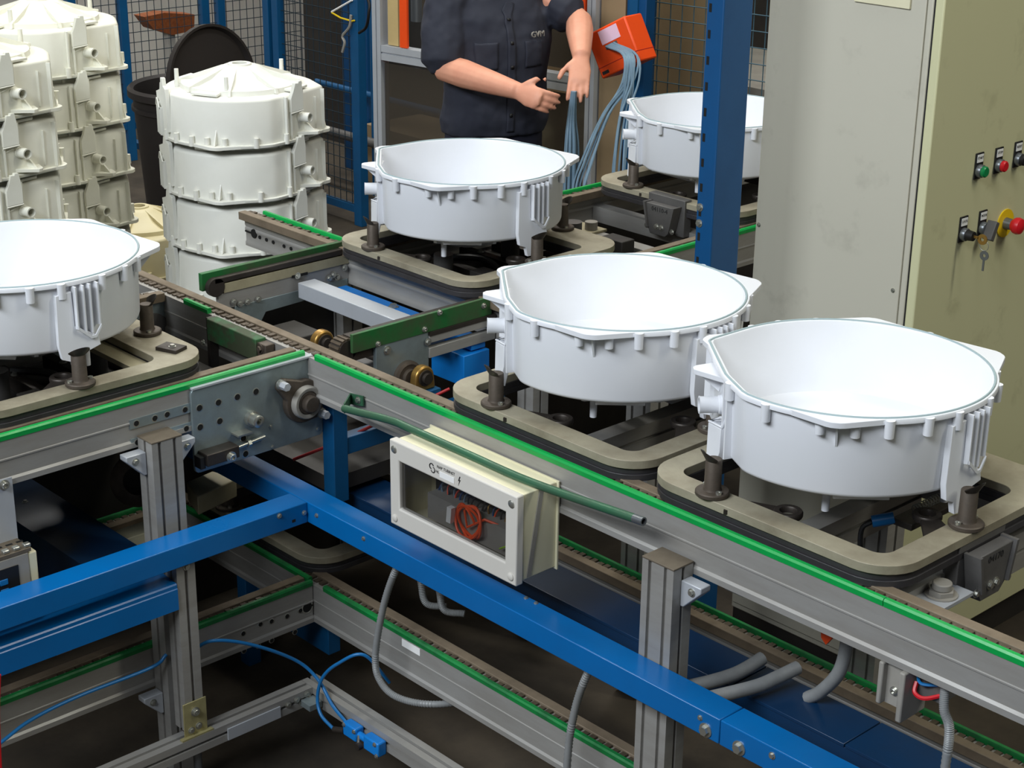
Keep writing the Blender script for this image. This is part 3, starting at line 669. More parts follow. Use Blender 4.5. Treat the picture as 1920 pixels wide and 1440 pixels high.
pe = MB().box(-0.43, -0.17, -0.42, -0.30, 1.004, 1.016).build('base_plate', 'pallet_light', b4)
pb = MB().fprism([(-0.19, -0.345, 1.016), (-0.135, -0.325, 1.016), (-0.15, -0.285, 1.016), (-0.205, -0.305, 1.016)], (0, 0, 0.028)).build('clamp_block', 'dark_steel', b4, bevel=0.001)
bolt(b4, (-0.165, -0.315, 1.044), (0, 0, 1), 0.006)
for i, (x, y, lab_) in enumerate(((-0.345, 0.285, 'dark empty pallet on the lower conveyor below the crossing'),)):
    o = copy_tree(pal0); o.location = (x, y, 0.3805); tag(o, lab_, 'pallet')

# inner cross beams of the conveyor frame
def beam_box(name, label, cat, x0, x1, y0, y1, z0, z1, mt, bev=0.002):
    o = MB().box(x0, x1, y0, y1, z0, z1).build(name, mt, None, bevel=bev); return tag(o, label, cat)
def cross_profile(label, y0, y1, x0, x1, z0, z1, mt='alu'):
    t = thing('cross_beam', label, 'beam', ((x0 + x1) / 2, y0, z0))
    zc = (z0 + z1) / 2; g = 0.0042; d = 0.007
    MB().prism([(x0, z0), (x1, z0), (x1, zc - g), (x1 - d, zc - g), (x1 - d, zc + g), (x1, zc + g), (x1, z1), (x0, z1), (x0, zc + g), (x0 + d, zc + g), (x0 + d, zc - g), (x0, zc - g)], 'y', y0, y1).build('profile', mt, t, smooth=False)
    return t
cross_profile('aluminium cross beam visible through the rightmost pallet', 0.01, 0.588, 1.235, 1.28, 0.855, 0.925)
cb2 = cross_profile('aluminium cross beam carrying the pallet stop right of the rightmost pallet', 0.01, 0.588, 1.53, 1.585, 0.872, 0.955)
cross_profile('aluminium cross beam below the second tub', 0.01, 0.588, 0.64, 0.685, 0.855, 0.925)
def stop(name, label, o, u, v, with_text):
    """pallet stop: o corner (lower centre front), u along width, v outward normal"""
    o = Vector(o); u = Vector(u); v = Vector(v); z = Vector((0, 0, 1))
    t = thing(name, label, 'stop', o)
    MB().fprism([o + u * -0.062 + z * 0.095, o + u * 0.062 + z * 0.095, o + u * 0.046 + z * 0.02, o + u * 0.026 + z * 0.0, o + u * -0.036 + z * 0.0, o + u * -0.048 + z * 0.02], v * 0.028).build('housing', 'grey_dark', t, bevel=0.002)
    for s_ in (-1, 1):
        MB().fprism([o + u * s_ * 0.064 + z * 0.098, o + u * s_ * 0.056 + z * 0.098, o + u * s_ * 0.040 + z * 0.02, o + u * s_ * 0.046 + z * 0.02], v * 0.036).build('rib', 'grey_dark', t)
        bolt(t, o + u * s_ * 0.052 + z * 0.022 + v * 0.026, v, 0.006)
    MB().obox(o - v * 0.018 + z * 0.06, u, v, z, 0.075, 0.016, 0.058).build('back_block', 'grey_dark', t, bevel=0.002)
    for s_ in (-0.010, 0.010): bolt(t, o + u * s_ + z * 0.026 + v * 0.028, v, 0.0065)
    text(t, with_text, 0.020, o + z * 0.080 + v * 0.0285, u, z, 'print')
    return t
stop('pallet_stop', 'grey cast pallet stop at the right picture edge', (1.612, 0.283, 0.905), (0, 1, 0), (1, 0, 0), '04170')
stop('pallet_stop', 'grey cast pallet stop beside the blue rack post, under the back tub', (-0.335, 1.556, 0.925), (1, 0, 0), (0, -1, 0), '04110-4')
bp = thing('clamp_plate', 'steel bracket plate with a large hexagon bolt at the right edge', 'bracket', (1.61, 0.16, 0.93))
MB().box(1.575, 1.645, 0.05, 0.212, 0.932, 0.940).build('plate', 'alu_bright', bp, bevel=0.001)
MB().lathe((1.612, 0.158, 0.940), (0, 0, 1), [(0.0001, 0), (0.030, 0), (0.030, 0.003), (0.0001, 0.003)], 24).build('washer', 'grey_plastic', bp)
MB().cyl((1.612, 0.158, 0.943), (1.612, 0.158, 0.952), 0.024, n=6).build('nut', 'grey_plastic', bp)
MB().cyl((1.612, 0.158, 0.952), (1.612, 0.158, 0.966), 0.018, n=24).build('bolt_head', 'grey_plastic', bp, bevel=0.002)
MB().cyl((1.622, 0.12, 0.78), (1.622, 0.12, 0.932), 0.010, n=12).build('spindle', 'steel_tube', bp)
# same kind of bracket at the back centre
bq = thing('clamp_plate', 'steel bracket with a bolt between the two back tubs', 'bracket', (-0.38, 1.27, 0.9))
MB().box(-0.60, -0.47, 1.36, 1.44, 0.925, 0.933).build('plate', 'pallet_light', bq, bevel=0.001)
MB().cyl((-0.50, 1.40, 0.933), (-0.50, 1.40, 0.958), 0.020, n=20).build('bolt_head', 'grey_plastic', bq)
MB().box(-0.61, -0.55, 1.37, 1.43, 0.80, 0.925).build('cylinder_block', 'dark_steel', bq, bevel=0.003)
MB().cyl((-0.50, 1.40, 0.80), (-0.50, 1.40, 0.925), 0.012, n=12).build('spindle', 'steel_tube', bq)
MB().box(-0.6765, -0.0765, 1.375, 1.425, 0.895, 0.925).build('carrier_bar', 'alu', bq)
cr5 = thing('cross_beam', 'aluminium cross beam under the pallet stop beside the rack post', 'beam', (-0.38, 1.60, 0.85))
MB().box(-0.6745, -0.0785, 1.585, 1.63, 0.89, 0.94).build('profile', 'alu', cr5)

# ------------------------------------------------------------------ transfer unit inside the crossing
tu = thing('transfer_unit', 'chain transfer unit with worn green guides inside the crossing', 'transfer unit', (-0.38, 0.3, 0.75))
MB().box(-0.058, -0.048, 0.117, 0.574, 0.955, 1.003).build('green_guide', 'green_worn', tu, bevel=0.001, label='dark green guide plate, right')
MB().box(-0.100, -0.060, 0.127, 0.585, 0.93, 0.990).build('chain_rail', 'dark_steel', tu)
MB().box(-0.062, -0.050, 0.19, 0.36, 0.83, 0.955).build('bearing_plate', 'zinc', tu, bevel=0.001)
MB().box(-0.060, -0.046, 0.36, 0.585, 0.925, 0.944).build('rail_strip', 'alu', tu, bevel=0.001)
MB().box(-0.064, -0.046, 0.36, 0.585, 0.885, 0.912).build('rail_strip', 'alu', tu, bevel=0.001)
MB().box(-0.062, -0.044, 0.36, 0.585, 0.944, 0.955).build('rail_strip', 'dark_steel', tu)
sp = MB(); sp.cyl((-0.102, 0.112, 0.960), (-0.060, 0.112, 0.960), 0.026, n=28).build('chain_wheel', 'dark_steel', tu)
tl = MB()
for i in range(16):
    a = 2 * math.pi * i / 16; tl.obox((-0.081, 0.112 + 0.027 * math.cos(a), 0.960 + 0.027 * math.sin(a)), (1, 0, 0), (0, math.cos(a), math.sin(a)), (0, -math.sin(a), math.cos(a)), 0.019, 0.0035, 0.0036)
tl.build('wheel_chain', 'chain', tu, kind='stuff')
for yy, zz in ((0.195, 0.962), (0.345, 0.966), (0.545, 0.985), (0.395, 1.0)): bolt(tu, (-0.048, yy, zz), (1, 0, 0), 0.0055, style='socket')
bolt(tu, (-0.050, 0.225, 0.938), (1, 0, 0), 0.008); bolt(tu, (-0.047, 0.355, 0.93), (1, 0, 0), 0.007)
MB().lathe((-0.050, 0.285, 0.855), (1, 0, 0), [(0.0001, 0), (0.042, 0), (0.042, 0.010), (0.034, 0.014), (0.030, 0.012), (0.022, 0.012), (0.022, 0.024), (0.0001, 0.024)], 28).build('flange_bearing', 'rust_steel', tu)
def pillow(parent, c, ax):
    c = Vector(c); ax = Vector(ax); side_ = ax.cross(Vector((0, 0, 1)))
    b = MB().fprism([c + side_ * 0.030 * math.cos(R(a)) + Vector((0, 0, 0.030 * math.sin(R(a)))) - ax * 0.012 for a in range(0, 181, 15)] + [c - side_ * 0.034 + Vector((0, 0, -0.034)) - ax * 0.012, c + side_ * 0.034 + Vector((0, 0, -0.034)) - ax * 0.012], ax * 0.024).build('pillow_bearing', 'brass', parent, bevel=0.004, label='yellow brass-coloured bearing block')
    MB().lathe(c + ax * 0.010, ax, [(0.0001, 0), (0.021, 0), (0.021, 0.006), (0.014, 0.006), (0.014, 0.016), (0.0001, 0.016)], 20).build('bearing_insert', 'dark_steel', b)
pillow(tu, (-0.17, 0.115, 0.955), (1, 0, 0)); pillow(tu, (-0.005, 0.300, 0.862), (1, 0, 0))
MB().cyl((-0.3, 0.300, 0.862), (0.02, 0.300, 0.862), 0.011, n=14).build('drive_shaft', 'dark_steel', tu)
MB().box(-0.045, 0.02, 0.262, 0.34, 0.815, 0.828).build('bearing_shelf', 'blue_frame', tu)
# left guide
MB().box(-0.706, -0.690, 0.108, 0.60, 0.958, 1.007).build('green_guide', 'green_worn', tu, bevel=0.001, label='dark green guide plate, left')
MB().box(-0.690, -0.672, 0.135, 0.60, 0.975, 0.992).build('belt', 'dark_steel', tu, bevel=0.003)
MB().cyl((-0.690, 0.142, 0.966), (-0.672, 0.142, 0.966), 0.026, n=24).build('belt_wheel', 'dark_steel', tu)
MB().box(-0.690, -0.674, 0.165, 0.60, 0.945, 0.972).build('rail_strip', 'pallet_light', tu, bevel=0.001)
MB().box(-0.692, -0.678, 0.150, 0.600, 0.898, 0.945).build('side_plate', 'alu', tu, bevel=0.001)
MB().fprism([(-0.690, 0.20, 0.90), (-0.690, 0.587, 0.90), (-0.690, 0.587, 0.85), (-0.690, 0.53, 0.85), (-0.690, 0.505, 0.868), (-0.690, 0.30, 0.862), (-0.690, 0.285, 0.84), (-0.690, 0.20, 0.84)], (0.014, 0, 0)).build('hanger_plate', 'zinc', tu, bevel=0.001)
for yy, zz in ((0.195, 0.915), (0.215, 0.905), (0.24, 0.905), (0.275, 0.905), (0.41, 0.945), (0.52, 0.915), (0.535, 0.922), (0.548, 0.912), (0.575, 0.935), (0.56, 0.86), (0.58, 0.862)):
    bolt(tu, (-0.674, yy, zz), (1, 0, 0), 0.0065)
MB().box(-0.6745, -0.6735, 0.39, 0.445, 0.941, 0.949).build('slot', 'hole', tu)
# cross tube, blue strip and undergear
MB().box(-0.66, -0.10, 0.400, 0.458, 0.885, 0.930).build('cross_tube', 'alu_bright', tu, bevel=0.002)
MB().box(-0.64, -0.05, 0.505, 0.553, 0.87, 0.895).build('blue_bar', 'valve_blue', tu)
bolt(tu, (-0.40, 0.53, 0.895), (0, 0, 1), 0.010)
MB().box(-0.62, -0.12, 0.16, 0.20, 0.78, 0.81).build('lower_tube', 'alu_bright', tu)
MB().fprism([(-0.52, 0.22, 0.84), (-0.40, 0.22, 0.84), (-0.36, 0.22, 0.87), (-0.34, 0.22, 0.90), (-0.33, 0.22, 0.86), (-0.36, 0.22, 0.82), (-0.52, 0.22, 0.81)], (0, 0.012, 0)).build('cam_arm', 'alu_bright', tu)
MB().box(-0.60, -0.47, 0.23, 0.34, 0.72, 0.85).build('lift_block', 'machine_dark', tu, bevel=0.003)
MB().box(-0.30, -0.24, 0.27, 0.34, 0.70, 0.83).build('lift_cylinder', 'grey_dark', tu, bevel=0.004)
MB().box(-0.17, -0.04, 0.47, 0.56, 0.78, 0.865).build('blue_bracket', 'valve_blue', tu, bevel=0.002)
MB().box(-0.66, -0.02, 0.02, 0.585, 0.62, 0.66).build('base_frame', 'machine_dark', tu)
# blue support frame under the corner
sf = thing('corner_support', 'blue steel support frame under the conveyor crossing', 'frame', (-0.05, 0.02, 0.0))
MB().box(-0.040, 0.005, 0.012, 0.055, 0.601, 0.882).build('upright', 'blue_frame', sf, bevel=0.002)
MB().box(-0.035, 0.0, 0.055, 0.58, 0.72, 0.765).build('arm', 'blue_frame', sf, bevel=0.002)
MB().box(-0.40, -0.36, -0.02, 0.02, 0.0, 0.27).build('upright', 'blue_frame', sf, bevel=0.002)
MB().box(-0.355, -0.041, 0.012, 0.05, 0.16, 0.24).build('foot_plate', 'blue_frame', sf, bevel=0.002)

# ================================================================== JUNCTION BOX
jb = thing('junction_box', 'cream electrical junction box with a window on the conveyor side', 'junction box', (0.62, -0.09, 0.753))
x0, x1, z0, z1 = 0.421, 0.824, 0.753, 0.954
def frame_front(mb, X0, X1, Z0, Z1, a0, a1, b0, b1, y0, y1):
    o = [(X0, Z0), (X1, Z0), (X1, Z1), (X0, Z1)]; i = [(a0, b0), (a1, b0), (a1, b1), (a0, b1)]
    vs = [(x, y0, z) for x, z in o] + [(x, y0, z) for x, z in i] + [(x, y1, z) for x, z in o] + [(x, y1, z) for x, z in i]
    fs = []
    for k in range(4):
        j = (k + 1) % 4
        fs += [(k, j, 4 + j, 4 + k), (8 + k, 8 + j, 12 + j, 12 + k), (k, j, 8 + j, 8 + k), (4 + k, 4 + j, 12 + j, 12 + k)]
    return mb.add(vs, fs)
# hollow case, open to the front
cs = MB(); frame_front(cs, x0 + 0.006, x1 - 0.004, z0 + 0.006, z1 - 0.002, x0 + 0.010, x1 - 0.008, z0 + 0.010, z1 - 0.006, -0.128, -0.036)
cs.box(x0 + 0.006, x1 - 0.004, -0.040, -0.0325, z0 + 0.006, z1 - 0.002)
cs.build('case', 'box_cream', jb, bevel=0.002)
MB().box(x0, x1 + 0.002, -0.036, -0.0325, z0 + 0.002, z1 + 0.001).build('back_rim', 'box_cream', jb)
MB().fprism([(x1 - 0.004, -0.085, z1 - 0.004), (x1 - 0.004, -0.073, z1 - 0.004), (x1 - 0.004, -0.107, z0 + 0.01), (x1 - 0.004, -0.119, z0 + 0.01)], (0.0025, 0, 0)).build('side_rib_or_shadow', 'grey_plastic', jb)  # slanted grey strip painting the rod's shadow onto the box side
ld = MB(); frame_front(ld, x0, x1, z0, z1, 0.452, 0.790, 0.7965, 0.910, -0.150, -0.130)
lid = ld.build('lid', 'box_front', jb, bevel=0.003)
MB().box(0.452, 0.790, -0.1415, -0.139, 0.7965, 0.910).build('window_pane', 'window_pane', jb, label='clear plastic window')
for xx in (x0 + 0.016, x1 - 0.016):
    for zz in (z0 + 0.018, z1 - 0.020):
        s_ = MB().lathe((xx, -0.150, zz), (0, -1, 0), [(0.0001, 0), (0.0085, 0), (0.0085, 0.002), (0.0055, 0.004), (0.0001, 0.004)], 16).build('lid_screw', 'bolt' if zz > 0.85 else 'box_front', lid)
MB().box(0.455, 0.79, -0.048, -0.042, 0.78, 0.93).build('mounting_plate', 'machine_dark', jb)
MB().box(0.50, 0.79, -0.110, -0.060, 0.782, 0.842).build('wiring_trunk', 'grey_plastic', jb)
tb_ = MB().box(0.50, 0.78, -0.075, -0.048, 0.862, 0.885).build('terminal_strip', 'wire_blue', jb)
for i in range(22):
    x = 0.505 + i * 0.0125; mt = random.choice(['wire_blue', 'brass', 'orange', 'machine_dark', 'machine_dark', 'cable_grey_blue'])
    MB().tube(catmull([(x, -0.062, 0.864), (x + random.uniform(-.006, .006), -0.080, 0.855), (x + random.uniform(-.01, .01), -0.085, 0.836)], 3), 0.0022, 5).build('wire', mt, jb)
    MB().box(x - 0.003, x + 0.003, -0.079, -0.075, 0.868, 0.88).build('terminal', mt, tb_)
lp = []
for i in range(76):
    a = 2 * math.pi * i / 22; e = 1 - 0.05 * math.sin(i * 0.31)
    lp.append((0.628 + 0.034 * e * math.cos(a) + 0.0004 * i, -0.118 - 0.006 * math.sin(i * 0.5), 0.826 + 0.036 * e * math.sin(a)))
MB().tube(lp + [(0.640, -0.12, 0.812), (0.690, -0.115, 0.846), (0.725, -0.10, 0.838)], 0.003, 6).build('orange_cable', 'orange_cable', jb)
MB().obox((0.592, -0.124, 0.826), (1, 0, 0), (0, 1, 0), (0.1, 0, 1), 0.007, 0.006, 0.018).build('cable_tie', 'label_white', jb)
MB().tube(catmull([(0.742, -0.12, 0.800), (0.765, -0.12, 0.813), (0.788, -0.11, 0.811)], 4), 0.0022, 6).build('earth_wire', 'wire_yellow_green', jb)
# marks on the lid: twin-arc emblem, small print, white label, lightning sign
em = MB()
for cxx, czz, a0 in ((0.5615, 0.9355, 20), (0.5655, 0.9285, 200)):
    em.tube([(cxx + 0.0062 * math.cos(R(a0 + a)), -0.1506, czz + 0.0062 * math.sin(R(a0 + a))) for a in range(0, 260, 20)], 0.0012, 5)
em.build('emblem', 'print', lid)
text(lid, 'NAP TUBINST', 0.0092, (0.607, -0.1502, 0.9405), (1, 0, 0), (0, 0, 1), 'print')
text(lid, 'NL', 0.008, (0.580, -0.1502, 0.9285), (1, 0, 0), (0, 0, 1), 'print')
MB().box(0.588, 0.634, -0.1512, -0.1500, 0.9195, 0.9325).build('name_plate', 'label_white', lid)
MB().fprism([(0.650, -0.1501, 0.941), (0.646, -0.1501, 0.930), (0.6495, -0.1501, 0.931), (0.6465, -0.1501, 0.919), (0.6535, -0.1501, 0.934), (0.650, -0.1501, 0.933), (0.653, -0.1501, 0.941)], (0, -0.0006, 0)).build('lightning_sign', 'print', lid)
# green rod over the box
rd = thing('guide_rod', 'bent green steel rod lying over the junction box', 'rod', (0.165, -0.035, 0.92))
MB().fprism([(0.135, -0.0325, 0.945), (0.185, -0.0325, 0.952), (0.185, -0.0325, 0.928), (0.135, -0.0325, 0.918)], (0, -0.004, 0)).build('bracket', 'rod_green', rd)
MB().fprism([(0.133, -0.0325, 0.945), (0.137, -0.0325, 0.945), (0.200, -0.10, 0.955), (0.196, -0.10, 0.955)], (0, 0, -0.024)).build('bracket_arm', 'rod_green', rd)
bolt(rd, (0.168, -0.0365, 0.938), (0, -1, 0), 0.006)
MB().tube(catmull([(0.197, -0.1, 0.943), (0.262, -0.1, 0.9515), (0.33, -0.1, 0.961), (0.384, -0.1, 0.9665), (0.43, -0.1, 0.9665), (0.62, -0.1, 0.9665), (0.815, -0.1, 0.968), (1.095, -0.1, 0.989)], 5), 0.0088, 12).build('rod', 'rod_green', rd)
MB().lathe((1.095, -0.1, 0.989), (1, 0, 0.075), [(0.006, 0), (0.0088, 0), (0.0088, 0.025), (0.006, 0.025)], 16).build('rod_end', 'steel_tube', rd)

# ================================================================== CONTROL CABINET
XC, YC = 0.90, 1.075
cab = thing('control_cabinet', 'tall pebble-grey control cabinet on the right', 'cabinet', (0.65, 1.6, 0))
MB().box(0.402, XC - 0.03, YC, 2.35, 0.10, 2.35).build('body', 'pebble', cab, bevel=0.004)
MB().box(0.402, XC - 0.03, YC + 0.01, 2.34, 0.0, 0.10).build('plinth', 'machine_dark', cab)
MB().box(XC - 0.03, XC - 0.0245, YC + 0.003, 2.345, 0.11, 2.345).build('door_seal', 'black', cab)
door = MB().box(XC - 0.0245, XC, YC - 0.002, 2.35, 0.105, 2.35).build('door', 'pebble_door_lit', cab, bevel=0.004)
MB().box(0.408, XC - 0.045, YC - 0.006, YC - 0.0005, 0.12, 2.34).build('side_panel', 'pebble', cab, bevel=0.002)
for xx, zz in ((0.418, 1.205), (XC - 0.062, 1.132), (0.44, 0.62), (XC - 0.06, 0.5)): bolt(cab, (xx, YC - 0.006, zz), (0, -1, 0), 0.004)
MB().box(0.66, 0.815, YC - 0.012, YC - 0.006, 1.797, 1.90).build('type_plate', 'box_cream', cab, bevel=0.001)
def legend(y, z, body, mt='black'):
    p = MB().box(XC, XC + 0.004, y - 0.016, y + 0.016, z - 0.028, z + 0.036).build('legend_holder', 'black', door, bevel=0.001)
    MB().box(XC + 0.004, XC + 0.0052, y - 0.0125, y + 0.0125, z + 0.013, z + 0.032).build('legend_plate', 'label_white', door)
    text(cab, body, 0.0085, (XC + 0.0053, y, z + 0.0235), (0, 1, 0), (0, 0, 1), 'print')
    MB().lathe((XC + 0.004, y, z - 0.008), (1, 0, 0), [(0.0001, 0), (0.0160, 0), (0.0160, 0.010), (0.0145, 0.012), (0.0001, 0.012)], 24).build('button_ring', 'steel_tube', door)
for (y, z), body, mt in (((1.283, 1.412), 'START', 'green_button'), ((1.368, 1.412), 'STOP', 'red'), ((1.453, 1.414), 'RESET', 'black')):
    legend(y, z, body)
    MB().lathe((XC + 0.015, y, z - 0.008), (1, 0, 0), [(0.0001, 0), (0.0135, 0), (0.0135, 0.008), (0.011, 0.0105), (0.0001, 0.0105)], 24).build('push_button', mt, door)
for (y, z), body in (((1.244, 1.262), 'LOCK'), ((1.327, 1.262), 'MODE')): legend(y, z, body)
MB().cyl((XC + 0.015, 1.244, 1.254), (XC + 0.034, 1.244, 1.254), 0.0135, 0.0115, n=20).build('key_switch', 'black', door)
MB().obox((XC + 0.028, 1.327, 1.252), (0, 0.45, 1), (1, 0, 0), (0, 1, -0.45), 0.024, 0.013, 0.008).build('rotary_switch', 'grey_dark', door, bevel=0.002)
k1 = thing('key', 'brass key ring set hanging from the cabinet key switch', 'key', (XC + 0.035, 1.244, 1.254))
MB().box(XC + 0.0345, XC + 0.047, 1.2425, 1.2455, 1.251, 1.257).build('blade', 'brass', k1)
MB().lathe((XC + 0.058, 1.244, 1.252), (0, 1, 0), [(0.005, -0.0015), (0.013, -0.0015), (0.013, 0.0015), (0.005, 0.0015)], 18).build('bow', 'brass', k1)
MB().tube([(XC + 0.063 + 0.012 * math.cos(R(a)), 1.2465, 1.237 + 0.012 * math.sin(R(a))) for a in range(0, 360, 24)], 0.001, 5, True).build('ring', 'bolt', k1)
MB().lathe((XC + 0.066, 1.247, 1.213), (0, 1, 0), [(0.004, -0.001), (0.012, -0.001), (0.012, 0.001), (0.004, 0.001)], 16).build('second_bow', 'steel_tube', k1)
MB().box(XC + 0.0635, XC + 0.0685, 1.246, 1.248, 1.175, 1.203).build('second_blade', 'steel_tube', k1)
MB().lathe((XC, 1.434, 1.246), (1, 0, 0), [(0.0001, 0), (0.036, 0), (0.036, 0.003), (0.0001, 0.003)], 32).build('warning_disc', 'yellow', door)
MB().lathe((XC + 0.003, 1.434, 1.246), (1, 0, 0), [(0.0001, 0), (0.015, 0), (0.0135, 0.02), (0.0001, 0.02)], 20).build('stop_collar', 'steel_tube', door)
MB().lathe((XC + 0.020, 1.434, 1.246), (1, 0, 0), [(0.0001, 0), (0.012, 0), (0.020, 0.010), (0.0215, 0.018), (0.019, 0.026), (0.010, 0.030), (0.0001, 0.031)], 28).build('stop_mushroom', 'red', door)
# blue rack post with slots
rp = thing('rack_post', 'tall blue slotted steel rack post in front of the cabinet', 'post', (0.465, 0.85, 0))
MB().box(0.438, 0.490, 0.800, 0.905, 0.0, 2.6).build('upright', 'blue_post', rp, bevel=0.003)
sl = MB()
for i in range(32):
    z = 0.12 + i * 0.0612
    sl = MB().box(0.4455, 0.4535, 0.7994, 0.803, z, z + 0.020); sl.build('slot', 'hole', rp)
for z in (1.305, 1.265): bolt(rp, (0.449, 0.80, z), (0, -1, 0), 0.007)
MB().box(0.41, 0.52, 0.77, 0.94, 0.0, 0.008).build('foot_plate', 'blue_post', rp)

# ================================================================== CABLES AND SMALL GEAR UNDER THE CONVEYOR
def hose(name, label, cat, pts, r, mt, ribbed=False, group=None, k=8):
    P = catmull(pts, k)
    if ribbed:
        Q = []; rr = []
        L = 0.0
        dense = catmull(pts, k * 4)
        for i, p in enumerate(dense):
            Q.append(p); rr.append(r * (1.0 if i % 2 else 0.86))
        o = MB().tube(Q, rr, 10).build(name, mt)
    else:
        o = MB().tube(P, r, 10).build(name, mt)
    return tag(o, label, cat, group)
hose('air_tube', 'thin blue air tube along the lower left conveyor', 'tube', [(0.03, -1.1, 0.27), (0.03, -0.923, 0.333), (0.03, -0.844, 0.36), (0.03, -0.726, 0.372), (0.03, -0.543, 0.372), (0.03, -0.50, 0.39)], 0.0042, 'tube_blue')
hose('air_tube', 'blue air tube curving from the narrow post down to the valve', 'tube', [(0.04, -0.44, 0.38), (0.07, -0.40, 0.405), (0.085, -0.306, 0.366), (0.10, -0.19, 0.285), (0.14, -0.155, 0.235), (0.20, -0.160, 0.195), (0.262, -0.166, 0.178)], 0.0042, 'tube_blue')
hose('air_tube', 'blue air tube looping down from under the lower beam to the valve', 'tube', [(0.27, -0.04, 0.24), (0.25, -0.10, 0.33), (0.20, -0.14, 0.30), (0.165, -0.16, 0.255), (0.155, -0.17, 0.20), (0.178, -0.178, 0.165), (0.228, -0.178, 0.148)], 0.0042, 'tube_blue')
vl = thing('air_valve', 'bright blue pneumatic valve block on the low frame beam', 'valve', (0.33, -0.165, 0.14))
MB().box(0.262, 0.312, -0.178, -0.1515, 0.150, 0.186).build('valve_body', 'valve_blue', vl, bevel=0.004)
MB().box(0.340, 0.396, -0.178, -0.1515, 0.148, 0.186).build('valve_body', 'valve_blue', vl, bevel=0.004)
MB().cyl((0.312, -0.166, 0.168), (0.340, -0.166, 0.168), 0.009, n=14).build('connector', 'valve_blue', vl)
MB().cyl((0.228, -0.178, 0.148), (0.262, -0.172, 0.158), 0.0075, n=10).build('coupling', 'dark_steel', vl)
MB().cyl((0.318, -0.172, 0.172), (0.326, -0.182, 0.142), 0.0042, n=10).build('lever', 'bolt', vl)
MB().cyl((0.334, -0.180, 0.155), (0.334, -0.192, 0.155), 0.009, n=14).build('knob', 'dark_steel', vl)
for q in ((0.268, 0.180), (0.306, 0.178), (0.384, 0.180), (0.39, 0.152)): bolt(vl, (q[0], -0.178, q[1]), (0, -1, 0), 0.004)
hose('conduit', 'ribbed grey conduit hanging in front of the lower beam', 'conduit', [(0.385, -0.075, 0.645), (0.373, -0.1, 0.60), (0.326, -0.1, 0.486), (0.294, -0.1, 0.346), (0.311, -0.1, 0.285), (0.37, -0.09, 0.262), (0.45, -0.04, 0.262), (0.5, 0.1, 0.25)], 0.0088, 'conduit', True)
hose('conduit', 'ribbed grey conduit loop under the junction box, left one', 'conduit', [(0.285, 0.0, 0.62), (0.277, 0.05, 0.50), (0.300, 0.05, 0.436), (0.340, 0.08, 0.430)], 0.0088, 'conduit', True)
hose('conduit', 'ribbed grey conduit loop under the junction box, right one', 'conduit', [(0.345, 0.0, 0.62), (0.345, 0.05, 0.50), (0.355, 0.06, 0.436), (0.395, 0.09, 0.430)], 0.0088, 'conduit', True)
hose('conduit', 'ribbed grey conduit running down left of the right post', 'conduit', [(1.0, -0.075, 0.645), (0.984, -0.1, 0.60), (0.95, -0.1, 0.491), (0.934, -0.1, 0.354), (0.93, -0.1, 0.02)], 0.0088, 'conduit', True)
hose('conduit', 'thick grey hose end over the blue beam, left one', 'hose', [(1.165, -0.06, 0.630), (1.195, 0.0, 0.632), (1.212, 0.073, 0.630), (1.217, 0.12, 0.632), (1.221, 0.161, 0.640)], 0.0142, 'conduit')
hose('conduit', 'thick grey hose end over the blue beam, right one', 'hose', [(1.225, -0.06, 0.630), (1.250, 0.0, 0.632), (1.275, 0.08, 0.632), (1.284, 0.13, 0.635), (1.292, 0.184, 0.640)], 0.0142, 'conduit')
hose('conduit', 'grey hose under the conveyor near the orange tag', 'hose', [(1.43, 0.15, 0.88), (1.427, 0.15, 0.77), (1.415, 0.15, 0.697), (1.37, 0.16, 0.63), (1.34, 0.16, 0.602)], 0.0135, 'conduit')
hose('conduit', 'ribbed grey conduit hanging below the sensor bracket at the right', 'conduit', [(1.735, 0.0, 0.885), (1.75, -0.02, 0.84), (1.765, -0.02, 0.803), (1.765, -0.02, 0.70), (1.76, -0.02, 0.3)], 0.0088, 'conduit', True)
tag(MB().fprism([(1.385, 0.12, 0.795), (1.41, 0.12, 0.80), (1.412, 0.12, 0.78), (1.40, 0.12, 0.762), (1.388, 0.12, 0.772)], (0, 0.008, 0)).build('orange_tag', 'orange'), 'small orange plastic tag below the right conveyor beam', 'tag')
sb = thing('sensor_bracket', 'grey plastic U bracket with red wires under the right conveyor beam', 'bracket', (1.66, -0.01, 0.79))
MB().box(1.622, 1.632, -0.035, 0.03, 0.80, 0.883).build('cheek', 'grey_plastic', sb, bevel=0.003)
MB().box(1.668, 1.680, -0.040, 0.035, 0.785, 0.883).build('cheek', 'grey_plastic', sb, bevel=0.003)
MB().box(1.632, 1.668, -0.020, -0.012, 0.80, 0.883).build('back', 'grey_plastic', sb)
MB().box(1.680, 1.735, -0.005, 0.04, 0.835, 0.880).build('sensor', 'grey_dark', sb)
bolt(sb, (1.650, -0.020, 0.83), (0, -1, 0), 0.006, style='socket')
MB().tube(catmull([(1.685, -0.01, 0.86), (1.69, -0.02, 0.845), (1.71, -0.02, 0.842), (1.735, 0.0, 0.852)], 5), 0.004, 6).build('wire', 'red', sb)
MB().tube(catmull([(1.685, -0.008, 0.87), (1.70, -0.016, 0.864), (1.73, 0.0, 0.868)], 5), 0.003, 6).build('wire', 'tube_blue', sb)
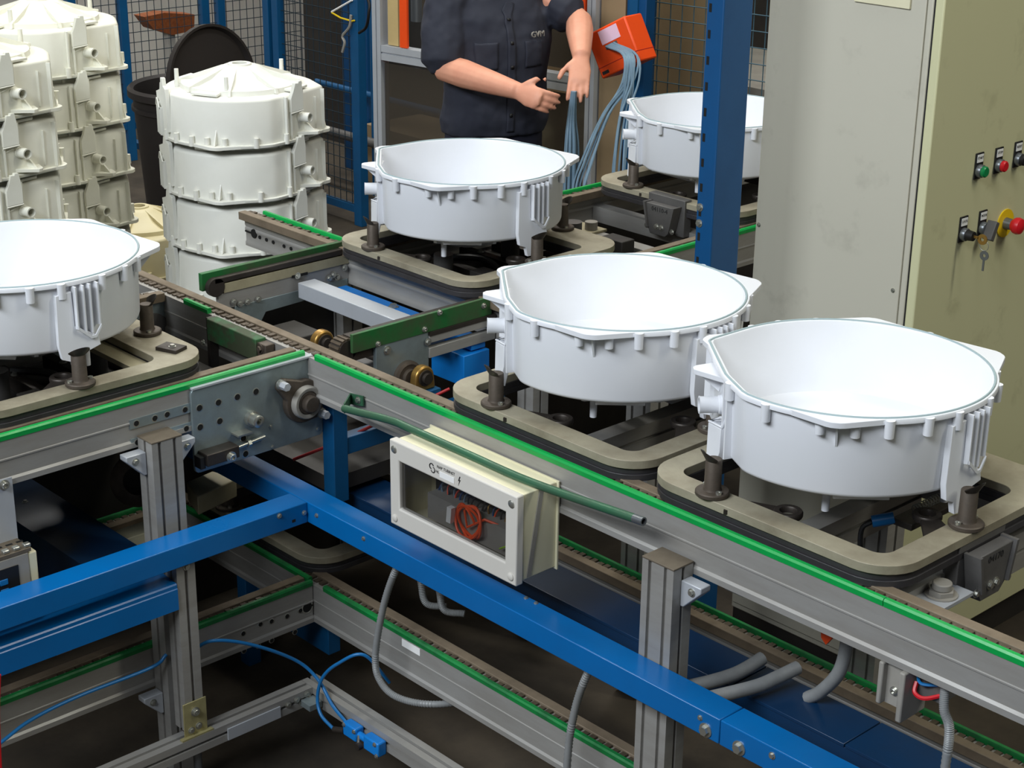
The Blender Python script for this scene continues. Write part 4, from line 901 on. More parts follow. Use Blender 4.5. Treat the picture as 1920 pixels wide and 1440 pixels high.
# sensor with spring and blue plug under the rightmost pallet
sn = thing('proximity_sensor', 'small sensor with a spring and blue cable plug inside the rightmost pallet', 'sensor', (1.42, 0.32, 0.92))
cl = []
for i in range(90):
    a = i * 0.72; cl.append((1.455 + 0.0085 * math.cos(a), 0.29 + i * 0.0010, 1.012 + 0.0085 * math.sin(a)))
MB().tube(cl, 0.0012, 5).build('spring', 'bolt', sn)
MB().cyl((1.40, 0.235, 0.985), (1.43, 0.262, 0.995), 0.012, n=14).build('plug', 'tube_blue', sn)
MB().tube(catmull([(1.40, 0.235, 0.985), (1.385, 0.225, 0.965), (1.385, 0.23, 0.90), (1.39, 0.24, 0.80)], 5), 0.005, 8).build('cable', 'black', sn)
MB().box(1.43, 1.475, 0.255, 0.40, 0.985, 0.998).build('holder', 'dark_steel', sn, bevel=0.001)
# orange cable + hose between crossing and box
hose('orange_cable', 'orange cable dropping behind the left end of the junction box', 'cable', [(0.30, 0.03, 0.90), (0.298, 0.03, 0.86), (0.295, 0.03, 0.82), (0.285, 0.04, 0.79)], 0.0055, 'orange_cable')
hose('conduit', 'pale grey hose end below the orange cable', 'hose', [(0.285, 0.04, 0.79), (0.268, 0.05, 0.755), (0.24, 0.06, 0.715), (0.225, 0.07, 0.66)], 0.0095, 'conduit')
hose('red_cable', 'dark red cable across the gap by the blue support frame', 'cable', [(0.10, 0.30, 0.86), (0.03, 0.18, 0.80), (-0.05, 0.05, 0.735), (-0.12, -0.02, 0.69)], 0.004, 'rubber_red')
# red hose at left picture edge, bottom
hose('red_cable', 'red hose at the left picture edge', 'cable', [(0.115, -0.945, 0.55), (0.112, -0.955, 0.46), (0.112, -0.962, 0.36), (0.11, -0.97, 0.2)], 0.005, 'red')
# terminal module at the left edge
md = thing('terminal_module', 'grey bus terminal module with blue keys at the left picture edge', 'module', (0.0, -0.85, 0.66))
MB().box(-0.034, -0.030, -0.93, -0.803, 0.76, 0.905).build('hanger', 'alu_bright', md)
bolt(md, (-0.030, -0.822, 0.893), (1, 0, 0), 0.008, style='socket')
MB().box(-0.034, 0.030, -0.99, -0.805, 0.756, 0.764).build('top_plate', 'alu_cap', md)
for i in range(8):
    MB().box(0.012, 0.026, -0.985 + i * 0.024, -0.970 + i * 0.024, 0.764, 0.772).build('terminal_screw', 'bolt', md, bevel=0.002)
    MB().box(-0.015, -0.008, -0.985 + i * 0.024, -0.970 + i * 0.024, 0.7641, 0.7646).build('slot', 'hole', md)
MB().box(-0.02, 0.030, -0.99, -0.812, 0.655, 0.755).build('body', 'grey_plastic', md, bevel=0.002)
MB().box(0.030, 0.032, -0.99, -0.838, 0.662, 0.735).build('key_field', 'black', md)
for i in range(5):
    for j in range(2):
        MB().box(0.032, 0.0345, -0.985 + i * 0.0255, -0.967 + i * 0.0255, 0.700 - j * 0.022, 0.713 - j * 0.022).build('key', 'tube_blue', md, bevel=0.001)
MB().box(-0.005, 0.028, -0.812, -0.792, 0.680, 0.752).build('end_clamp', 'box_cream', md, bevel=0.003)
MB().box(-0.05, 0.045, -1.0, -0.785, 0.635, 0.654).build('support_rail', 'grey_plastic', md)
# gear motor and tan block below the left branch
gm = thing('gear_motor', 'dark gear motor with round flange below the left conveyor branch', 'motor', (-0.40, -0.33, 0.5))
MB().lathe((-0.33, -0.335, 0.66), (1, -0.6, 0.3), [(0.035, 0), (0.062, 0), (0.066, 0.01), (0.066, 0.02), (0.058, 0.026), (0.035, 0.026)], 32).build('flange', 'rust_steel', gm)
MB().cyl((-0.50, -0.235, 0.61), (-0.33, -0.335, 0.66), 0.05, n=24).build('motor_body', 'machine_dark', gm)
MB().cyl((-0.26, -0.33, 0.50), (-0.26, -0.33, 0.62), 0.018, n=16).build('cylinder', 'alu_bright', gm)
MB().box(-0.33, -0.27, -0.42, -0.33, 0.50, 0.545).build('nameplate_block', 'box_cream', gm, bevel=0.002)
tag(MB().fprism([(-0.36, -0.18, 0.596), (-0.375, -0.092, 0.596), (-0.294, -0.074, 0.596), (-0.265, -0.21, 0.596)], (0, 0, -0.05)).build('cover_block', 'pallet_light', None, bevel=0.003), 'tan metal block in the gap below the drive plate', 'block')
# metal sheets under the blue channel
sh = thing('sheet_stack', 'light metal strips lying on the lower conveyor under the blue channel', 'sheet metal', (-0.2, -0.62, 0.385))
for i in range(3):
    MB().box(-0.36, -0.11, -0.70 + i * 0.055, -0.662 + i * 0.055, 0.404 + i * 0.001, 0.412 + i * 0.001).build('strip', 'alu_bright', sh)

# ================================================================== BACKGROUND: fence, bin, machine frame
def mesh_panel(label, p0, u, L, z0, z1, pitch_h, pitch_v, mt, posts, group, name='mesh_fence'):
    p0 = Vector(p0); u = Vector(u).normalized(); n = Vector((-u.y, u.x, 0))
    t = thing(name, label, 'fence', p0, 0, group)
    h = MB(); k = int((z1 - z0) / pitch_h)
    for i in range(k + 1):
        z = z0 + i * (z1 - z0) / k; h.tube([p0 + Vector((0, 0, z)), p0 + u * L + Vector((0, 0, z))], 0.0023, 5)
    k = int(L / pitch_v)
    for i in range(k + 1):
        q = p0 + u * L * i / k + n * 0.004; h.tube([q + Vector((0, 0, z0)), q + Vector((0, 0, z1))], 0.0023, 5)
    h.build('wire_mesh', mt, t, kind='stuff')
    for s_, wd in posts:
        c = p0 + u * s_ + Vector((0, 0, 1.2)); MB().obox(c, u, n, (0, 0, 1), wd / 2, 0.024, 1.2).build('fence_post', 'blue_frame', t, bevel=0.002)
    for z in (z0 - 0.02, z1 + 0.02):
        MB().obox(p0 + u * L / 2 + Vector((0, 0, z)), u, n, (0, 0, 1), L / 2, 0.015, 0.018).build('fence_rail', 'blue_frame', t)
    return t
mesh_panel('dark wire mesh fence behind the black bin', (-5.55, 2.45, 0), (0, 1, 0), 1.55, 0.22, 2.3, 0.055, 0.047, 'mesh_wire', ((0.0, 0.05), (0.32, 0.05), (0.86, 0.05), (0.97, 0.05)), 'blue mesh fences')
mesh_panel('dark wire mesh fence left of the machine frame', (-4.36, 2.92, 0), (1, 0, 0), 0.78, 0.10, 2.3, 0.055, 0.047, 'mesh_wire', ((0.02, 0.05), (0.10, 0.05), (0.76, 0.06)), 'blue mesh fences')
d0 = Vector((0.99, 0.139, 0)).normalized()
mesh_panel('blue-grey wire mesh fence behind the back right tub', (-1.74, 2.90, 0), d0, 2.6, 0.4, 2.3, 0.062, 0.055, 'mesh_wire_blue', ((0.04, 0.09),), 'blue mesh fences')
tag(MB().box(-6.1, -5.52, 2.94, 2.99, 0.0, 0.035).build('threshold_bar', 'blue_frame'), 'blue threshold bar on the floor behind the tub stacks', 'bar')
# brown wooden board behind the mesh
wb = thing('wooden_board', 'brown wooden board on a stand behind the wire mesh, top left', 'board', (-6.16, 3.42, 0))
MB().fprism([(-6.1, 3.243, 0.704), (-6.1, 3.386, 0.715), (-6.1, 3.60, 0.683), (-6.1, 3.59, 0.586), (-6.1, 3.433, 0.575), (-6.1, 3.304, 0.624)], (-0.12, 0, 0)).build('board', 'wood', wb)
MB().box(-6.19, -6.13, 3.42, 3.47, 0.0, 0.60).build('stand', 'wall_paint', wb)
wr = thing('workbench', 'pale workbench with dark clutter beyond the left mesh fence', 'bench', (-7.2, 3.4, 0))
MB().box(-7.6, -6.8, 2.0, 5.2, 0.86, 0.92).build('bench_top', 'wall_paint', wr)
MB().box(-7.6, -6.85, 2.1, 5.1, 0.0, 0.86).build('bench_front', 'wall_paint', wr)
# black bin with lid
bc = Vector((-3.72, 2.06, 0.0))
bn = thing('waste_bin', 'large black plastic waste bin with its lid leaning at the back', 'bin', bc)
MB().lathe(bc, (0, 0, 1), [(0.0001, 0.0), (0.235, 0.0), (0.245, 0.02), (0.292, 0.76), (0.315, 0.77), (0.315, 0.80), (0.302, 0.812), (0.285, 0.80), (0.272, 0.74), (0.225, 0.03), (0.0001, 0.03)], 40).build('bin_body', 'bin_plastic', bn)
MB().lathe(bc, (0, 0, 1), [(0.290, 0.70), (0.300, 0.705), (0.300, 0.72), (0.291, 0.725)], 40).build('bin_rib', 'bin_plastic', bn)
lc = Vector((-3.685, 2.106, 0.815)); la = (Vector((0.73, -0.68, 0.0)) * 0.60 + Vector((0.68, 0.733, 0)) * 0.78 + Vector((0, 0, 0.12))).normalized()
MB().lathe(lc, la, [(0.0001, 0.0), (0.25, 0.0), (0.268, 0.012), (0.268, 0.04), (0.256, 0.04), (0.245, 0.018), (0.0001, 0.03)], 40).build('bin_lid', 'bin_plastic', bn)
# machine enclosure of aluminium profile
fa = Vector((-2.788, 2.41, 0)); fd = Vector((1.138, 0.16, 0)).normalized(); fn = Vector((fd.y, -fd.x, 0)); FL = 1.15
en = thing('machine_enclosure', 'aluminium-framed machine enclosure with smoked panels behind the worker', 'machine', fa)
Zv = Vector((0, 0, 1))
def abar(p, a, ha, b, hb, c_, hc, name='frame_profile'):
    """slotted bar: two half bars with a groove between"""
    o = MB(); o.obox(Vector(p) + Vector(b).normalized() * hb * 0.52, a, b, c_, ha, hb * 0.42, hc); o.obox(Vector(p) - Vector(b).normalized() * hb * 0.52, a, b, c_, ha, hb * 0.42, hc)
    o.obox(p, a, b, c_, ha, hb * 0.2, hc * 0.7)
    return o.build(name, 'alu_bright', en)
abar(fa + Zv * 1.15, Zv, 1.15, fd, 0.026, fn, 0.026)
abar(fa + fd * FL + Zv * 1.15, Zv, 1.15, fd, 0.022, fn, 0.026)
abar(fa + fd * (FL / 2) + Zv * 1.052, fd, FL / 2 - 0.027, Zv, 0.034, fn, 0.026)
abar(fa + fd * (FL / 2) + Zv * 2.2, fd, FL / 2 - 0.027, Zv, 0.030, fn, 0.026)
abar(fa + fd * (FL / 2) + Zv * 0.12, fd, FL / 2 - 0.027, Zv, 0.030, fn, 0.026)
MB().obox(fa + fd * (FL / 2) + Zv * 0.58 - fn * 0.0, fd, Zv, fn, FL / 2 - 0.027, 0.425, 0.004).build('lower_panel', 'smoked_glass', en)
MB().obox(fa + fd * (FL / 2 + 0.10) + Zv * 1.63 - fn * 0.02, fd, Zv, fn, FL / 2 - 0.13, 0.53, 0.004).build('upper_panel', 'smoked_glass', en)
MB().obox(fa + fd * 0.155 + Zv * 1.63 + fn * 0.016, fd, Zv, fn, 0.021, 0.543, 0.006).build('orange_strip', 'orange', en)
MB().obox(fa + fd * (FL - 0.055) + Zv * 1.63 + fn * 0.016, fd, Zv, fn, 0.022, 0.543, 0.006).build('orange_strip', 'orange', en)
MB().obox(fa + fd * 0.085 + Zv * 1.63, fd, Zv, fn, 0.030, 0.543, 0.01).build('inner_jamb', 'machine_beige', en)
MB().obox(fa + fd * 0.27 + Zv * 1.12 - fn * 0.25, fd, Zv, fn, 0.2, 0.06, 0.05).build('inner_roller', 'alu_bright', en)
MB().obox(fa + fd * 0.36 + Zv * 0.86 - fn * 0.30, fd, Zv, fn, 0.24, 0.03, 0.03).build('inner_red_bar', 'red', en)
MB().obox(fa + fd * (FL / 2) + Zv * 1.1 - fn * 0.75, fd, Zv, fn, FL / 2 + 0.1, 1.1, 0.02).build('rear_wall', 'tan_board', en)
# tan column right of the enclosure, blue post and power column
cp = fa + fd * (FL + 0.085)
tag(MB().obox(cp + Zv * 1.15 - fn * 0.03, fd, Zv, fn, 0.058, 1.15, 0.03).build('tan_column', 'tan_board', None, bevel=0.003), 'tan board column right of the machine enclosure', 'column')
bpst = thing('fence_post', 'wide blue fence post behind the orange cable box', 'post', (-1.60, 2.74, 0))
MB().obox(fa + fd * (FL + 0.195) + Zv * 1.25 - fn * 0.03, fd, Zv, fn, 0.045, 1.25, 0.03).build('upright', 'blue_post', bpst, bevel=0.003)
MB().obox(fa + fd * (FL + 0.185) + Zv * 1.25 + fn * 0.004, fd, Zv, fn, 0.02, 1.25, 0.004).build('face_strip', 'blue_frame', bpst)
# left tan post next to fence
tag(MB().obox(fa - fd * 0.055 + Zv * 1.15 - fn * 0.05, fd, Zv, fn, 0.022, 1.15, 0.02).build('tan_column', 'tan_board', None), 'narrow tan board strip left of the machine enclosure', 'column')
# dark machinery behind the middle fence
mk = thing('press_machine', 'dark machinery with a blue pipe behind the middle mesh fence', 'machine', (-4.6, 4.2, 0))
MB().box(-5.45, -3.3, 3.95, 4.6, 0.0, 2.6).build('machine_body', 'machine_dark', mk)
MB().box(-4.62, -4.52, 3.60, 3.70, 0.0, 2.4).build('blue_column', 'blue_post', mk, bevel=0.003)
MB().box(-4.40, -4.33, 3.55, 3.62, 0.0, 2.4).build('blue_column', 'blue_post', mk, bevel=0.003)
MB().cyl((-4.02, 3.35, 0.0), (-4.02, 3.35, 2.4), 0.02, n=12).build('blue_pipe', 'blue_frame', mk)
MB().cyl((-3.78, 3.45, 0.95), (-3.78, 3.45, 1.5), 0.035, n=14).build('filter_glass', 'steel_tube', mk)
MB().cyl((-4.6, 3.30, 0.30), (-3.4, 3.30, 0.30), 0.025, n=10).build('cross_pipe', 'grey_dark', mk)
MB().cyl((-4.6, 3.40, 0.52), (-3.4, 3.40, 0.52), 0.018, n=10).build('cross_pipe', 'blue_frame', mk)
MB().box(-4.3, -3.5, 3.5, 3.9, 0.0, 0.32).build('machine_base', 'tan_board', mk)
hk = thing('wire_hook', 'white and yellow wire hook hanging on the mesh fence', 'hook', (-3.70, 2.88, 1.07))
MB().tube([(-3.60, 2.89, 1.13), (-3.76, 2.885, 1.055)], 0.005, 6).build('upper_wire', 'label_white', hk)
MB().tube([(-3.76, 2.885, 1.052), (-3.69, 2.885, 1.035), (-3.60, 2.885, 1.030), (-3.58, 2.885, 1.036)], 0.0045, 6).build('lower_wire', 'yellow', hk)
MB().tube(catmull([(-3.60, 2.88, 1.06), (-3.615, 2.88, 1.0), (-3.67, 2.88, 0.95), (-3.655, 2.88, 0.92), (-3.675, 2.88, 0.87)], 5), 0.007, 6).build('chain_end', 'grey_plastic', hk)
hose('black_cable', 'black cable drooping between the blue fence post and the enclosure', 'cable', [(-3.52, 2.85, 1.25), (-3.40, 2.83, 1.16), (-3.385, 2.82, 1.10), (-3.42, 2.83, 1.03), (-3.50, 2.85, 0.99)], 0.007, 'black')
# blue base next to the back tub
bs = thing('support_stand', 'bright blue support stand with a tan pad left of the back tub', 'frame', (-1.4, 1.25, 0))
MB().box(-1.30, -1.02, 1.18, 1.34, 0.50, 0.62).build('blue_rail', 'valve_blue', bs, bevel=0.003)
MB().box(-1.28, -1.06, 1.20, 1.245, 0.621, 0.632).build('tan_pad', 'tan_board', bs)
MB().box(-1.28, -1.24, 1.2, 1.32, 0.0, 0.50).build('leg', 'valve_blue', bs)
MB().box(-1.08, -1.04, 1.2, 1.32, 0.0, 0.50).build('leg', 'valve_blue', bs)
# bench and clutter behind the right mesh
bb = thing('work_table', 'beige work table with a dark chair behind the right mesh fence', 'table', (-2.3, 4.3, 0))
MB().box(-3.3, -1.2, 3.8, 4.9, 0.80, 0.86).build('table_top', 'grey_plastic', bb)
MB().box(-3.1, -2.72, 3.85, 4.2, 0.0, 0.80).build('cupboard', 'machine_beige', bb, bevel=0.004)
MB().box(-2.2, -1.25, 3.9, 4.8, 0.0, 0.80).build('cupboard', 'machine_beige', bb, bevel=0.004)
MB().box(-3.3, -1.2, 4.6, 4.9, 0.86, 1.3).build('back_shelf', 'machine_dark', bb)
MB().box(-2.65, -2.35, 4.1, 4.4, 0.0, 0.78).build('dark_gap', 'black', bb)
ck = thing('office_chair', 'black chair behind the right mesh fence', 'chair', (-2.45, 3.62, 0))
MB().ellip((-2.45, 3.60, 0.72), 0.15, 0.05, 0.16).build('backrest', 'black', ck)
MB().ellip((-2.45, 3.62, 0.44), 0.19, 0.19, 0.05).build('seat', 'black', ck)
MB().cyl((-2.45, 3.62, 0.06), (-2.45, 3.62, 0.42), 0.025, n=12).build('column', 'dark_steel', ck)
MB().box(-2.70, -2.20, 3.60, 3.64, 0.02, 0.07).build('base', 'dark_steel', ck)
hs = thing('hose_coil', 'teal blue hoses between rack post and cabinet, top', 'hose', (0.1, 3.4, 1.4))
for i in range(4):
    MB().tube(catmull([(-0.35, 3.35, 1.20 + 0.05 * i), (-0.1, 3.33, 1.24 + 0.05 * i), (0.15, 3.36, 1.30 + 0.05 * i), (0.3, 3.38, 1.36 + 0.05 * i)], 5), 0.010, 8).build('hose', 'tube_blue', hs)

# orange dispenser box with grey-blue cables
oc = Vector((-1.375, 2.41, 1.262)); ux = (RT * 0.80 + Vector((0, 0, 1)) * 0.46); ux = (fd * 0.885 + Zv * 0.465).normalized(); uz = (Zv * 0.885 - fd * 0.465).normalized(); un = ux.cross(uz)
if un.dot(FW) > 0: un = -un
ob = thing('cable_dispenser', 'tilted orange plastic box dispensing grey-blue cable strips', 'box', oc - uz * 0.12)
MB().obox(oc - un * 0.03, ux, uz, un, 0.098, 0.088, 0.055).build('box_body', 'orange', ob, bevel=0.006)
MB().obox(oc - un * 0.03 - uz * 0.048, ux, uz, un, 0.0985, 0.0012, 0.0555).build('seam', 'rubber_red', ob)
MB().obox(oc + un * 0.0255 + ux * 0.005 + uz * 0.052, ux, uz, un, 0.046, 0.026, 0.0008).build('paper_label', 'label_pink', ob)
MB().obox(oc + un * 0.0255 - ux * 0.07 - uz * 0.07, ux, uz, un, 0.016, 0.006, 0.0008).build('small_mark', 'print', ob)
bpos = oc + un * 0.026 - ux * 0.005 + uz * 0.015
MB().obox(oc + un * 0.026 + ux * 0.0 + uz * 0.012, ux, uz, un, 0.028, 0.008, 0.004).build('outlet', 'grey_dark', ob)
cbn = thing('cable_bundle', 'grey-blue cable strips hanging from the orange box to the conveyor', 'cable', (-1.17, 2.2, 0.9))
for i in range(15):
    j = random.uniform(-1, 1); j2 = random.uniform(-1, 1); s0 = bpos + ux * 0.022 * j + un * 0.006
    if i < 9:
        e = [(-1.235 + 0.02 * j, 2.33 + 0.02 * j, 1.26), (-1.195 + 0.018 * j, 2.30 + 0.025 * j, 1.18), (-1.190 + 0.022 * j, 2.265 + 0.03 * j2, 1.05), (-1.150 + 0.03 * j, 2.20 + 0.03 * j2, 0.88), (-1.13 + 0.03 * j, 2.18 + 0.03 * j2, 0.70)]
    else:
        e = [(-1.235 + 0.02 * j, 2.33 + 0.02 * j, 1.26), (-1.205 + 0.012 * j, 2.29 + 0.02 * j, 1.17), (-1.235 + 0.012 * j, 2.22 + 0.02 * j2, 1.06), (-1.225 + 0.03 * j, 2.11 + 0.02 * j2, 0.90), (-1.215 + 0.03 * j, 2.06 + 0.02 * j2, 0.80), (-1.20, 2.05, 0.62)]
    MB().tube(catmull([s0] + e, 5), 0.0042, 6).build('cable', 'cable_grey_blue', cbn)
cb2_ = thing('cable_bundle', 'grey-blue cable strips hanging from the hands of the worker', 'cable', (-1.28, 2.07, 0.85))
for i in range(12):
    j = random.uniform(-1, 1); j2 = random.uniform(-1, 1)
    MB().tube(catmull([(-1.268 + 0.01 * j, 2.078 + 0.010 * j2, 1.155), (-1.275 + 0.02 * j, 2.075 + 0.02 * j2, 1.05), (-1.27 + 0.035 * j, 2.07 + 0.035 * j2, 0.93), (-1.265 + 0.04 * j, 2.06 + 0.04 * j2, 0.62)], 5), 0.0042, 6).build('cable', 'cable_grey_blue', cb2_)

# ================================================================== WORKER
F = Vector((0.949, -0.308, 0)).normalized(); LFT = Vector((0.308, 0.949, 0)).normalized()
PC = Vector((-1.70, 2.085, 0))
wk = thing('person', 'worker in a dark navy short-sleeved work shirt handling grey cables', 'person', PC)
def rings_tube(mb, pts, rad, n=14, asp=None, wide=None):
    """lofted limb; rad list; asp list of (wide, thin) factors with wide direction"""
    P = [Vector(p) for p in pts]; rs = []
    for i, p in enumerate(P):
        a = P[max(i - 1, 0)]; b = P[min(i + 1, len(P) - 1)]; d = (b - a).normalized()
        w_ = Vector(wide) if wide is not None else (LFT if abs(d.dot(LFT)) < 0.8 else F)
        u = (w_ - d * w_.dot(d)).normalized(); v = d.cross(u); aw, at = asp[i] if asp else (1, 1)
        rs.append([p + u * rad[i] * aw * math.cos(2 * math.pi * k / n) + v * rad[i] * at * math.sin(2 * math.pi * k / n) for k in range(n)])
    e0 = [P[0] + (q - P[0]) * 0.5 - (P[1] - P[0]).normalized() * rad[0] * 0.5 for q in rs[0]]
    e1 = [P[-1] + (q - P[-1]) * 0.5 + (P[-1] - P[-2]).normalized() * rad[-1] * 0.5 for q in rs[-1]]
    mb.loft([e0] + rs + [e1])
def W(f, l, z): return PC + F * f + LFT * l + Vector((0, 0, z))
def torso_loft(mb, secs, n=28):
    """secs: (z, forward shift, half width, half depth)"""
    rs = []
    for z, f, a, b in secs:
        rs.append([W(f + b * math.sin(2 * math.pi * k / n), a * math.copysign(abs(math.cos(2 * math.pi * k / n)) ** 0.8, math.cos(2 * math.pi * k / n)), z) for k in range(n)])
    mb.loft(rs)
RS, LS = W(0.0, -0.195, 1.435), W(0.0, 0.195, 1.44)
RE = Vector((-1.715, 1.845, 1.205)); RW_ = Vector((-1.370, 1.895, 1.165)); RH = Vector((-1.262, 1.908, 1.147))
LE = Vector((-1.475, 2.305, 1.360)); LW_ = Vector((-1.318, 2.165, 1.262)); LH = Vector((-1.268, 2.105, 1.205))
def hand(mb, wrist, palm, up, side, curl):
    """palm with five fingers; up: back of the hand, side: towards the thumb, curl: palm-ward bend per joint"""
    wrist = Vector(wrist); palm = Vector(palm); d = (palm - wrist).normalized(); side = Vector(side); side = (side - d * side.dot(d)).normalized(); up = side.cross(d)
    if up.dot(Vector(UPREF)) < 0: up = -up
    kn = wrist + d * 0.098
    rings_tube(mb, [wrist - d * 0.02, wrist + d * 0.02, wrist + d * 0.055, wrist + d * 0.092], [0.028, 0.033, 0.042, 0.041], 14, [(1, 0.8), (1, 0.62), (1, 0.42), (1, 0.34)], side)
    for i, (off, Ln, r) in enumerate(((0.030, 0.074, 0.0092), (0.010, 0.083, 0.0096), (-0.011, 0.077, 0.0092), (-0.031, 0.060, 0.0082))):
        p = kn + side * off - d * 0.012; dd = (d + side * off * 2.0).normalized(); pts = [p]
        for s_, fr in enumerate((0.50, 0.30, 0.24)):
            dd = (dd - up * curl * (1 + 0.12 * i)).normalized(); p = p + dd * Ln * fr * 1.1; pts.append(p)
        rings_tube(mb, pts, [r * 1.12, r, r * 0.94, r * 0.8], 10)
    p = wrist + d * 0.035 + side * 0.034; dd = (d * 0.7 + side * 0.75 - up * 0.15).normalized()
    pts = [wrist + d * 0.018 + side * 0.016, p + dd * 0.012, p + dd * 0.040, p + dd * 0.040 + (dd * 0.5 + d * 0.6 - up * curl * 0.6).normalized() * 0.030]
    rings_tube(mb, pts, [0.016, 0.0145, 0.0115, 0.0090], 10)
body = MB()
torso_loft(body, [(0.88, 0.0, 0.165, 0.11), (1.0, 0.01, 0.165, 0.11), (1.12, 0.015, 0.165, 0.108), (1.3, 0.01, 0.18, 0.11), (1.42, 0.0, 0.17, 0.09), (1.47, -0.005, 0.09, 0.065)])
rings_tube(body, [W(0, 0, 1.43), W(0.005, 0, 1.50), W(0.02, 0, 1.56)], [0.062, 0.056, 0.056], 16)
body.ellip(W(0.035, 0, 1.645), 0.098, 0.078, 0.125, F, LFT, (0, 0, 1), 20, 14)
body.ellip(W(0.135, 0, 1.625), 0.022, 0.014, 0.026, F, LFT)
body.ellip(W(0.110, 0, 1.560), 0.030, 0.034, 0.022, F, LFT)
for s_ in (-1, 1): body.ellip(W(0.02, s_ * 0.080, 1.635), 0.020, 0.010, 0.032, F, LFT)
rings_tube(body, [RS, (RS + RE) / 2 + F * 0.01, RE], [0.055, 0.050, 0.042])
rings_tube(body, [RE, RE.lerp(RW_, 0.3), RE.lerp(RW_, 0.7), RW_], [0.050, 0.053, 0.042, 0.032])
rings_tube(body, [LS, (LS + LE) / 2, LE], [0.055, 0.050, 0.043])
rings_tube(body, [LE, LE.lerp(LW_, 0.3), LE.lerp(LW_, 0.7), LW_], [0.048, 0.052, 0.042, 0.033])
UPREF = (0.4, -0.5, 0.75); hand(body, RW_, RH, None, (0.1, 0.35, 1.0), 0.72)
UPREF = (0.7, -0.7, 0.2); hand(body, LW_, LW_ + Vector((0.035, -0.045, -0.075)), None, (-0.66, -0.68, 0.0), 0.10)
for s_ in (-1, 1):
    rings_tube(body, [W(0.0, s_ * 0.09, 0.92), W(0.0, s_ * 0.095, 0.7), W(0.0, s_ * 0.1, 0.5), W(-0.01, s_ * 0.1, 0.3), W(-0.02, s_ * 0.1, 0.08)], [0.082, 0.075, 0.056, 0.050, 0.038])
def fuse(mb, name, mt, vox, parent, sm=6):
    o = mb.build(name, mt, parent)
    r = o.modifiers.new('fuse', 'REMESH'); r.mode = 'VOXEL'; r.voxel_size = vox; r.use_smooth_shade = True
    s_ = o.modifiers.new('soften', 'SMOOTH'); s_.iterations = sm; s_.factor = 0.5
    return o
fuse(body, 'body', 'skin', 0.0048, wk, 5)
shirt = MB()
torso_loft(shirt, [(0.94, 0.0, 0.205, 0.142), (0.99, 0.005, 0.212, 0.146), (1.05, 0.012, 0.206, 0.142), (1.15, 0.02, 0.205, 0.138), (1.28, 0.018, 0.216, 0.136), (1.38, 0.008, 0.218, 0.122), (1.44, 0.0, 0.188, 0.098), (1.48, -0.004, 0.10, 0.078)])
rings_tube(shirt, [W(0, -0.12, 1.43), RS, RS.lerp(RE, 0.5), RS.lerp(RE, 0.93)], [0.088, 0.088, 0.088, 0.086])
rings_tube(shirt, [W(0, 0.12, 1.43), LS, LS.lerp(LE, 0.45), LS.lerp(LE, 0.78)], [0.085, 0.082, 0.078, 0.076])
so = fuse(shirt, 'shirt', 'shirt', 0.007, wk, 4)
ct = bpy.data.textures.new('cloth_folds', 'CLOUDS'); ct.noise_scale = 0.11; ct.noise_depth = 2
dm = so.modifiers.new('folds', 'DISPLACE'); dm.texture = ct; dm.strength = 0.022; dm.mid_level = 0.5; dm.texture_coords = 'LOCAL'
def on_shirt(name, mt, f, l0, l1, z0, z1, thick=0.0025):
    """cloth strip laid on the shirt front"""
    n1, n2 = max(2, int((l1 - l0) / 0.008)), max(2, int((z1 - z0) / 0.008)); g = MB()
    vs = [W(f, l0 + (l1 - l0) * i / n1, z0 + (z1 - z0) * j / n2) for j in range(n2 + 1) for i in range(n1 + 1)]
    g.add(vs, [(j * (n1 + 1) + i, j * (n1 + 1) + i + 1, (j + 1) * (n1 + 1) + i + 1, (j + 1) * (n1 + 1) + i) for j in range(n2) for i in range(n1)])
    o = g.build(name, mt, wk)
    sw = o.modifiers.new('lay', 'SHRINKWRAP'); sw.target = so; sw.wrap_method = 'NEAREST_SURFACEPOINT'; sw.offset = 0.003
    sd = o.modifiers.new('thick', 'SOLIDIFY'); sd.thickness = thick; sd.offset = 0
    return o
on_shirt('button_placket', 'shirt', 0.16, -0.016, 0.016, 0.96, 1.46)
on_shirt('breast_pocket', 'shirt', 0.16, 0.055, 0.150, 1.20, 1.300)
on_shirt('breast_pocket', 'shirt', 0.16, -0.150, -0.055, 1.20, 1.300)
for zz in (1.02, 1.11, 1.20, 1.29, 1.38):
    bt = on_shirt('button', 'black', 0.165, -0.006, 0.006, zz, zz + 0.012, 0.004); bt.modifiers['lay'].offset = 0.006
text(wk, 'GVM', 0.030, W(0.146, 0.110, 1.318), (LFT - F * 0.25).normalized(), Zv, 'grey_plastic', 'chest_print', 0.003)
tr = MB()
torso_loft(tr, [(0.84, 0.0, 0.19, 0.128), (0.92, 0.0, 0.195, 0.132), (1.0, 0.0, 0.186, 0.126)])
for s_ in (-1, 1):
    rings_tube(tr, [W(0.0, s_ * 0.095, 0.88), W(0.0, s_ * 0.1, 0.68), W(0.0, s_ * 0.105, 0.48), W(-0.005, s_ * 0.105, 0.28), W(-0.01, s_ * 0.105, 0.09)], [0.102, 0.094, 0.078, 0.070, 0.066])
fuse(tr, 'trousers', 'trousers', 0.008, wk, 4)
hr = MB(); hr.ellip(W(0.015, 0, 1.680), 0.108, 0.088, 0.105, F, LFT); hr.build('hair', 'hair', wk)
for s_ in (-1, 1):
    MB().ellip(W(0.05, s_ * 0.105, 0.045), 0.14, 0.052, 0.05, F, LFT).build('shoe', 'shoe', wk)
    MB().ellip(W(0.122, s_ * 0.032, 1.652), 0.012, 0.013, 0.010, F, LFT).build('eye', 'label_white', wk)
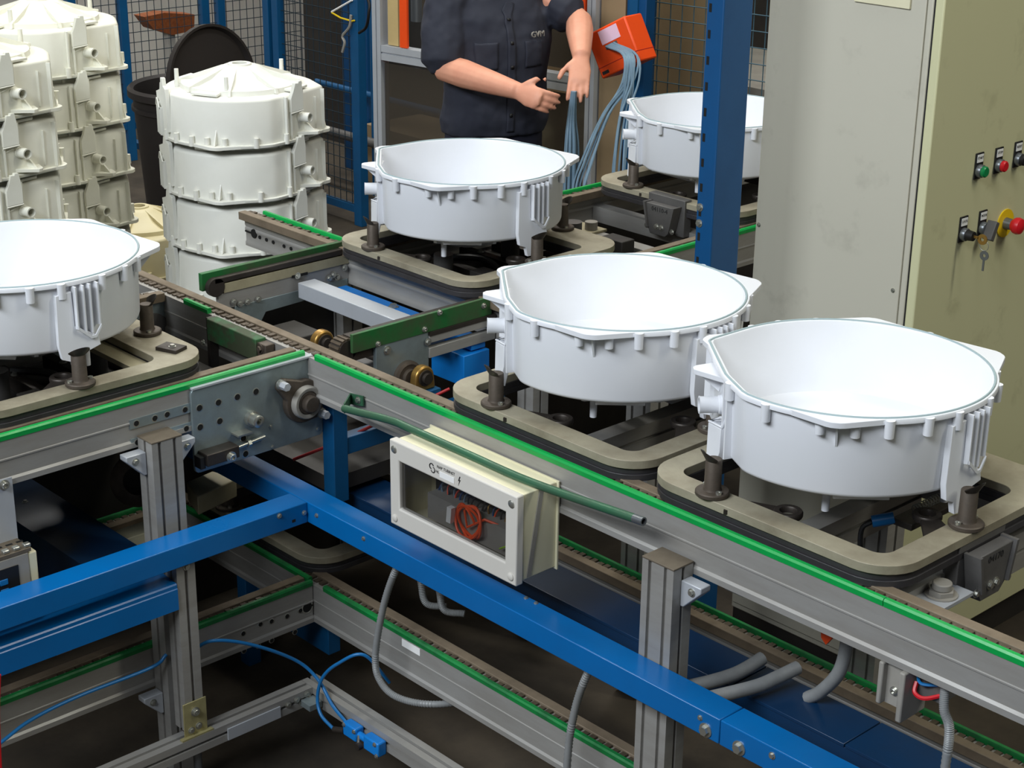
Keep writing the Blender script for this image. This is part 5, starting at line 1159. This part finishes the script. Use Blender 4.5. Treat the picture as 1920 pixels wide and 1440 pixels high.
MB().ellip(W(0.128, 0, 1.585), 0.010, 0.024, 0.006, F, LFT).build('mouth', 'red', wk)

# added dark sheet for the black shade behind left conveyor and crossing
tag(MB().box(-0.775, -0.765, -1.7, 0.60, 0.0, 0.875).build('dark_backing', 'machine_dark', None), 'added dark sheet standing for shade on the far side of the left conveyor', 'panel')

tag(MB().box(-0.790, -0.780, 0.70, 2.9, 0.0, 0.875).build('dark_backing', 'machine_dark', None), 'added dark backing sheet between the worker and the back conveyor', 'panel')  # added dark sheet hiding what stands behind the back conveyor
# mechanics visible through the pallets of the cross line
def undergear(label, y0, y1, dz):
    t = thing('lift_machinery', label, 'machinery', (-0.38, y0, 0.78 + dz))
    MB().box(-0.6765, -0.0765, y0, y1, 0.780 + dz, 0.790 + dz).build('drip_pan', 'machine_dark', t)
    yy = y0 + 0.06; i = 0
    while yy < y1 - 0.08:
        MB().box(-0.64, -0.11, yy, yy + 0.03, 0.7905 + dz, 0.825 + dz).build('cross_bar', 'dark_steel', t, bevel=0.002)
        if i % 2 == 0:
            MB().cyl((-0.48, yy + 0.06, 0.7905 + dz), (-0.48, yy + 0.06, 0.88 + dz), 0.028, n=20).build('lift_cylinder', 'grey_dark', t)
            MB().box(-0.34, -0.25, yy + 0.035, yy + 0.09, 0.7905 + dz, 0.87 + dz).build('valve_block', 'machine_dark', t, bevel=0.003)
        else:
            MB().tube(catmull([(-0.58, yy + 0.02, 0.83 + dz), (-0.45, yy + 0.06, 0.845 + dz), (-0.30, yy + 0.02, 0.84 + dz), (-0.16, yy + 0.07, 0.85 + dz)], 5), 0.010, 8).build('cable', 'black', t)
        bolt(t, (-0.20, yy + 0.015, 0.825 + dz), (0, 0, 1), 0.007); bolt(t, (-0.56, yy + 0.015, 0.825 + dz), (0, 0, 1), 0.007)
        yy += 0.13; i += 1
undergear('dark mechanics seen through the pallet of the leftmost tub', -1.5, -0.08, 0.087)
undergear('dark mechanics seen through the pallet in front of the worker', 0.66, 1.34, 0.10)
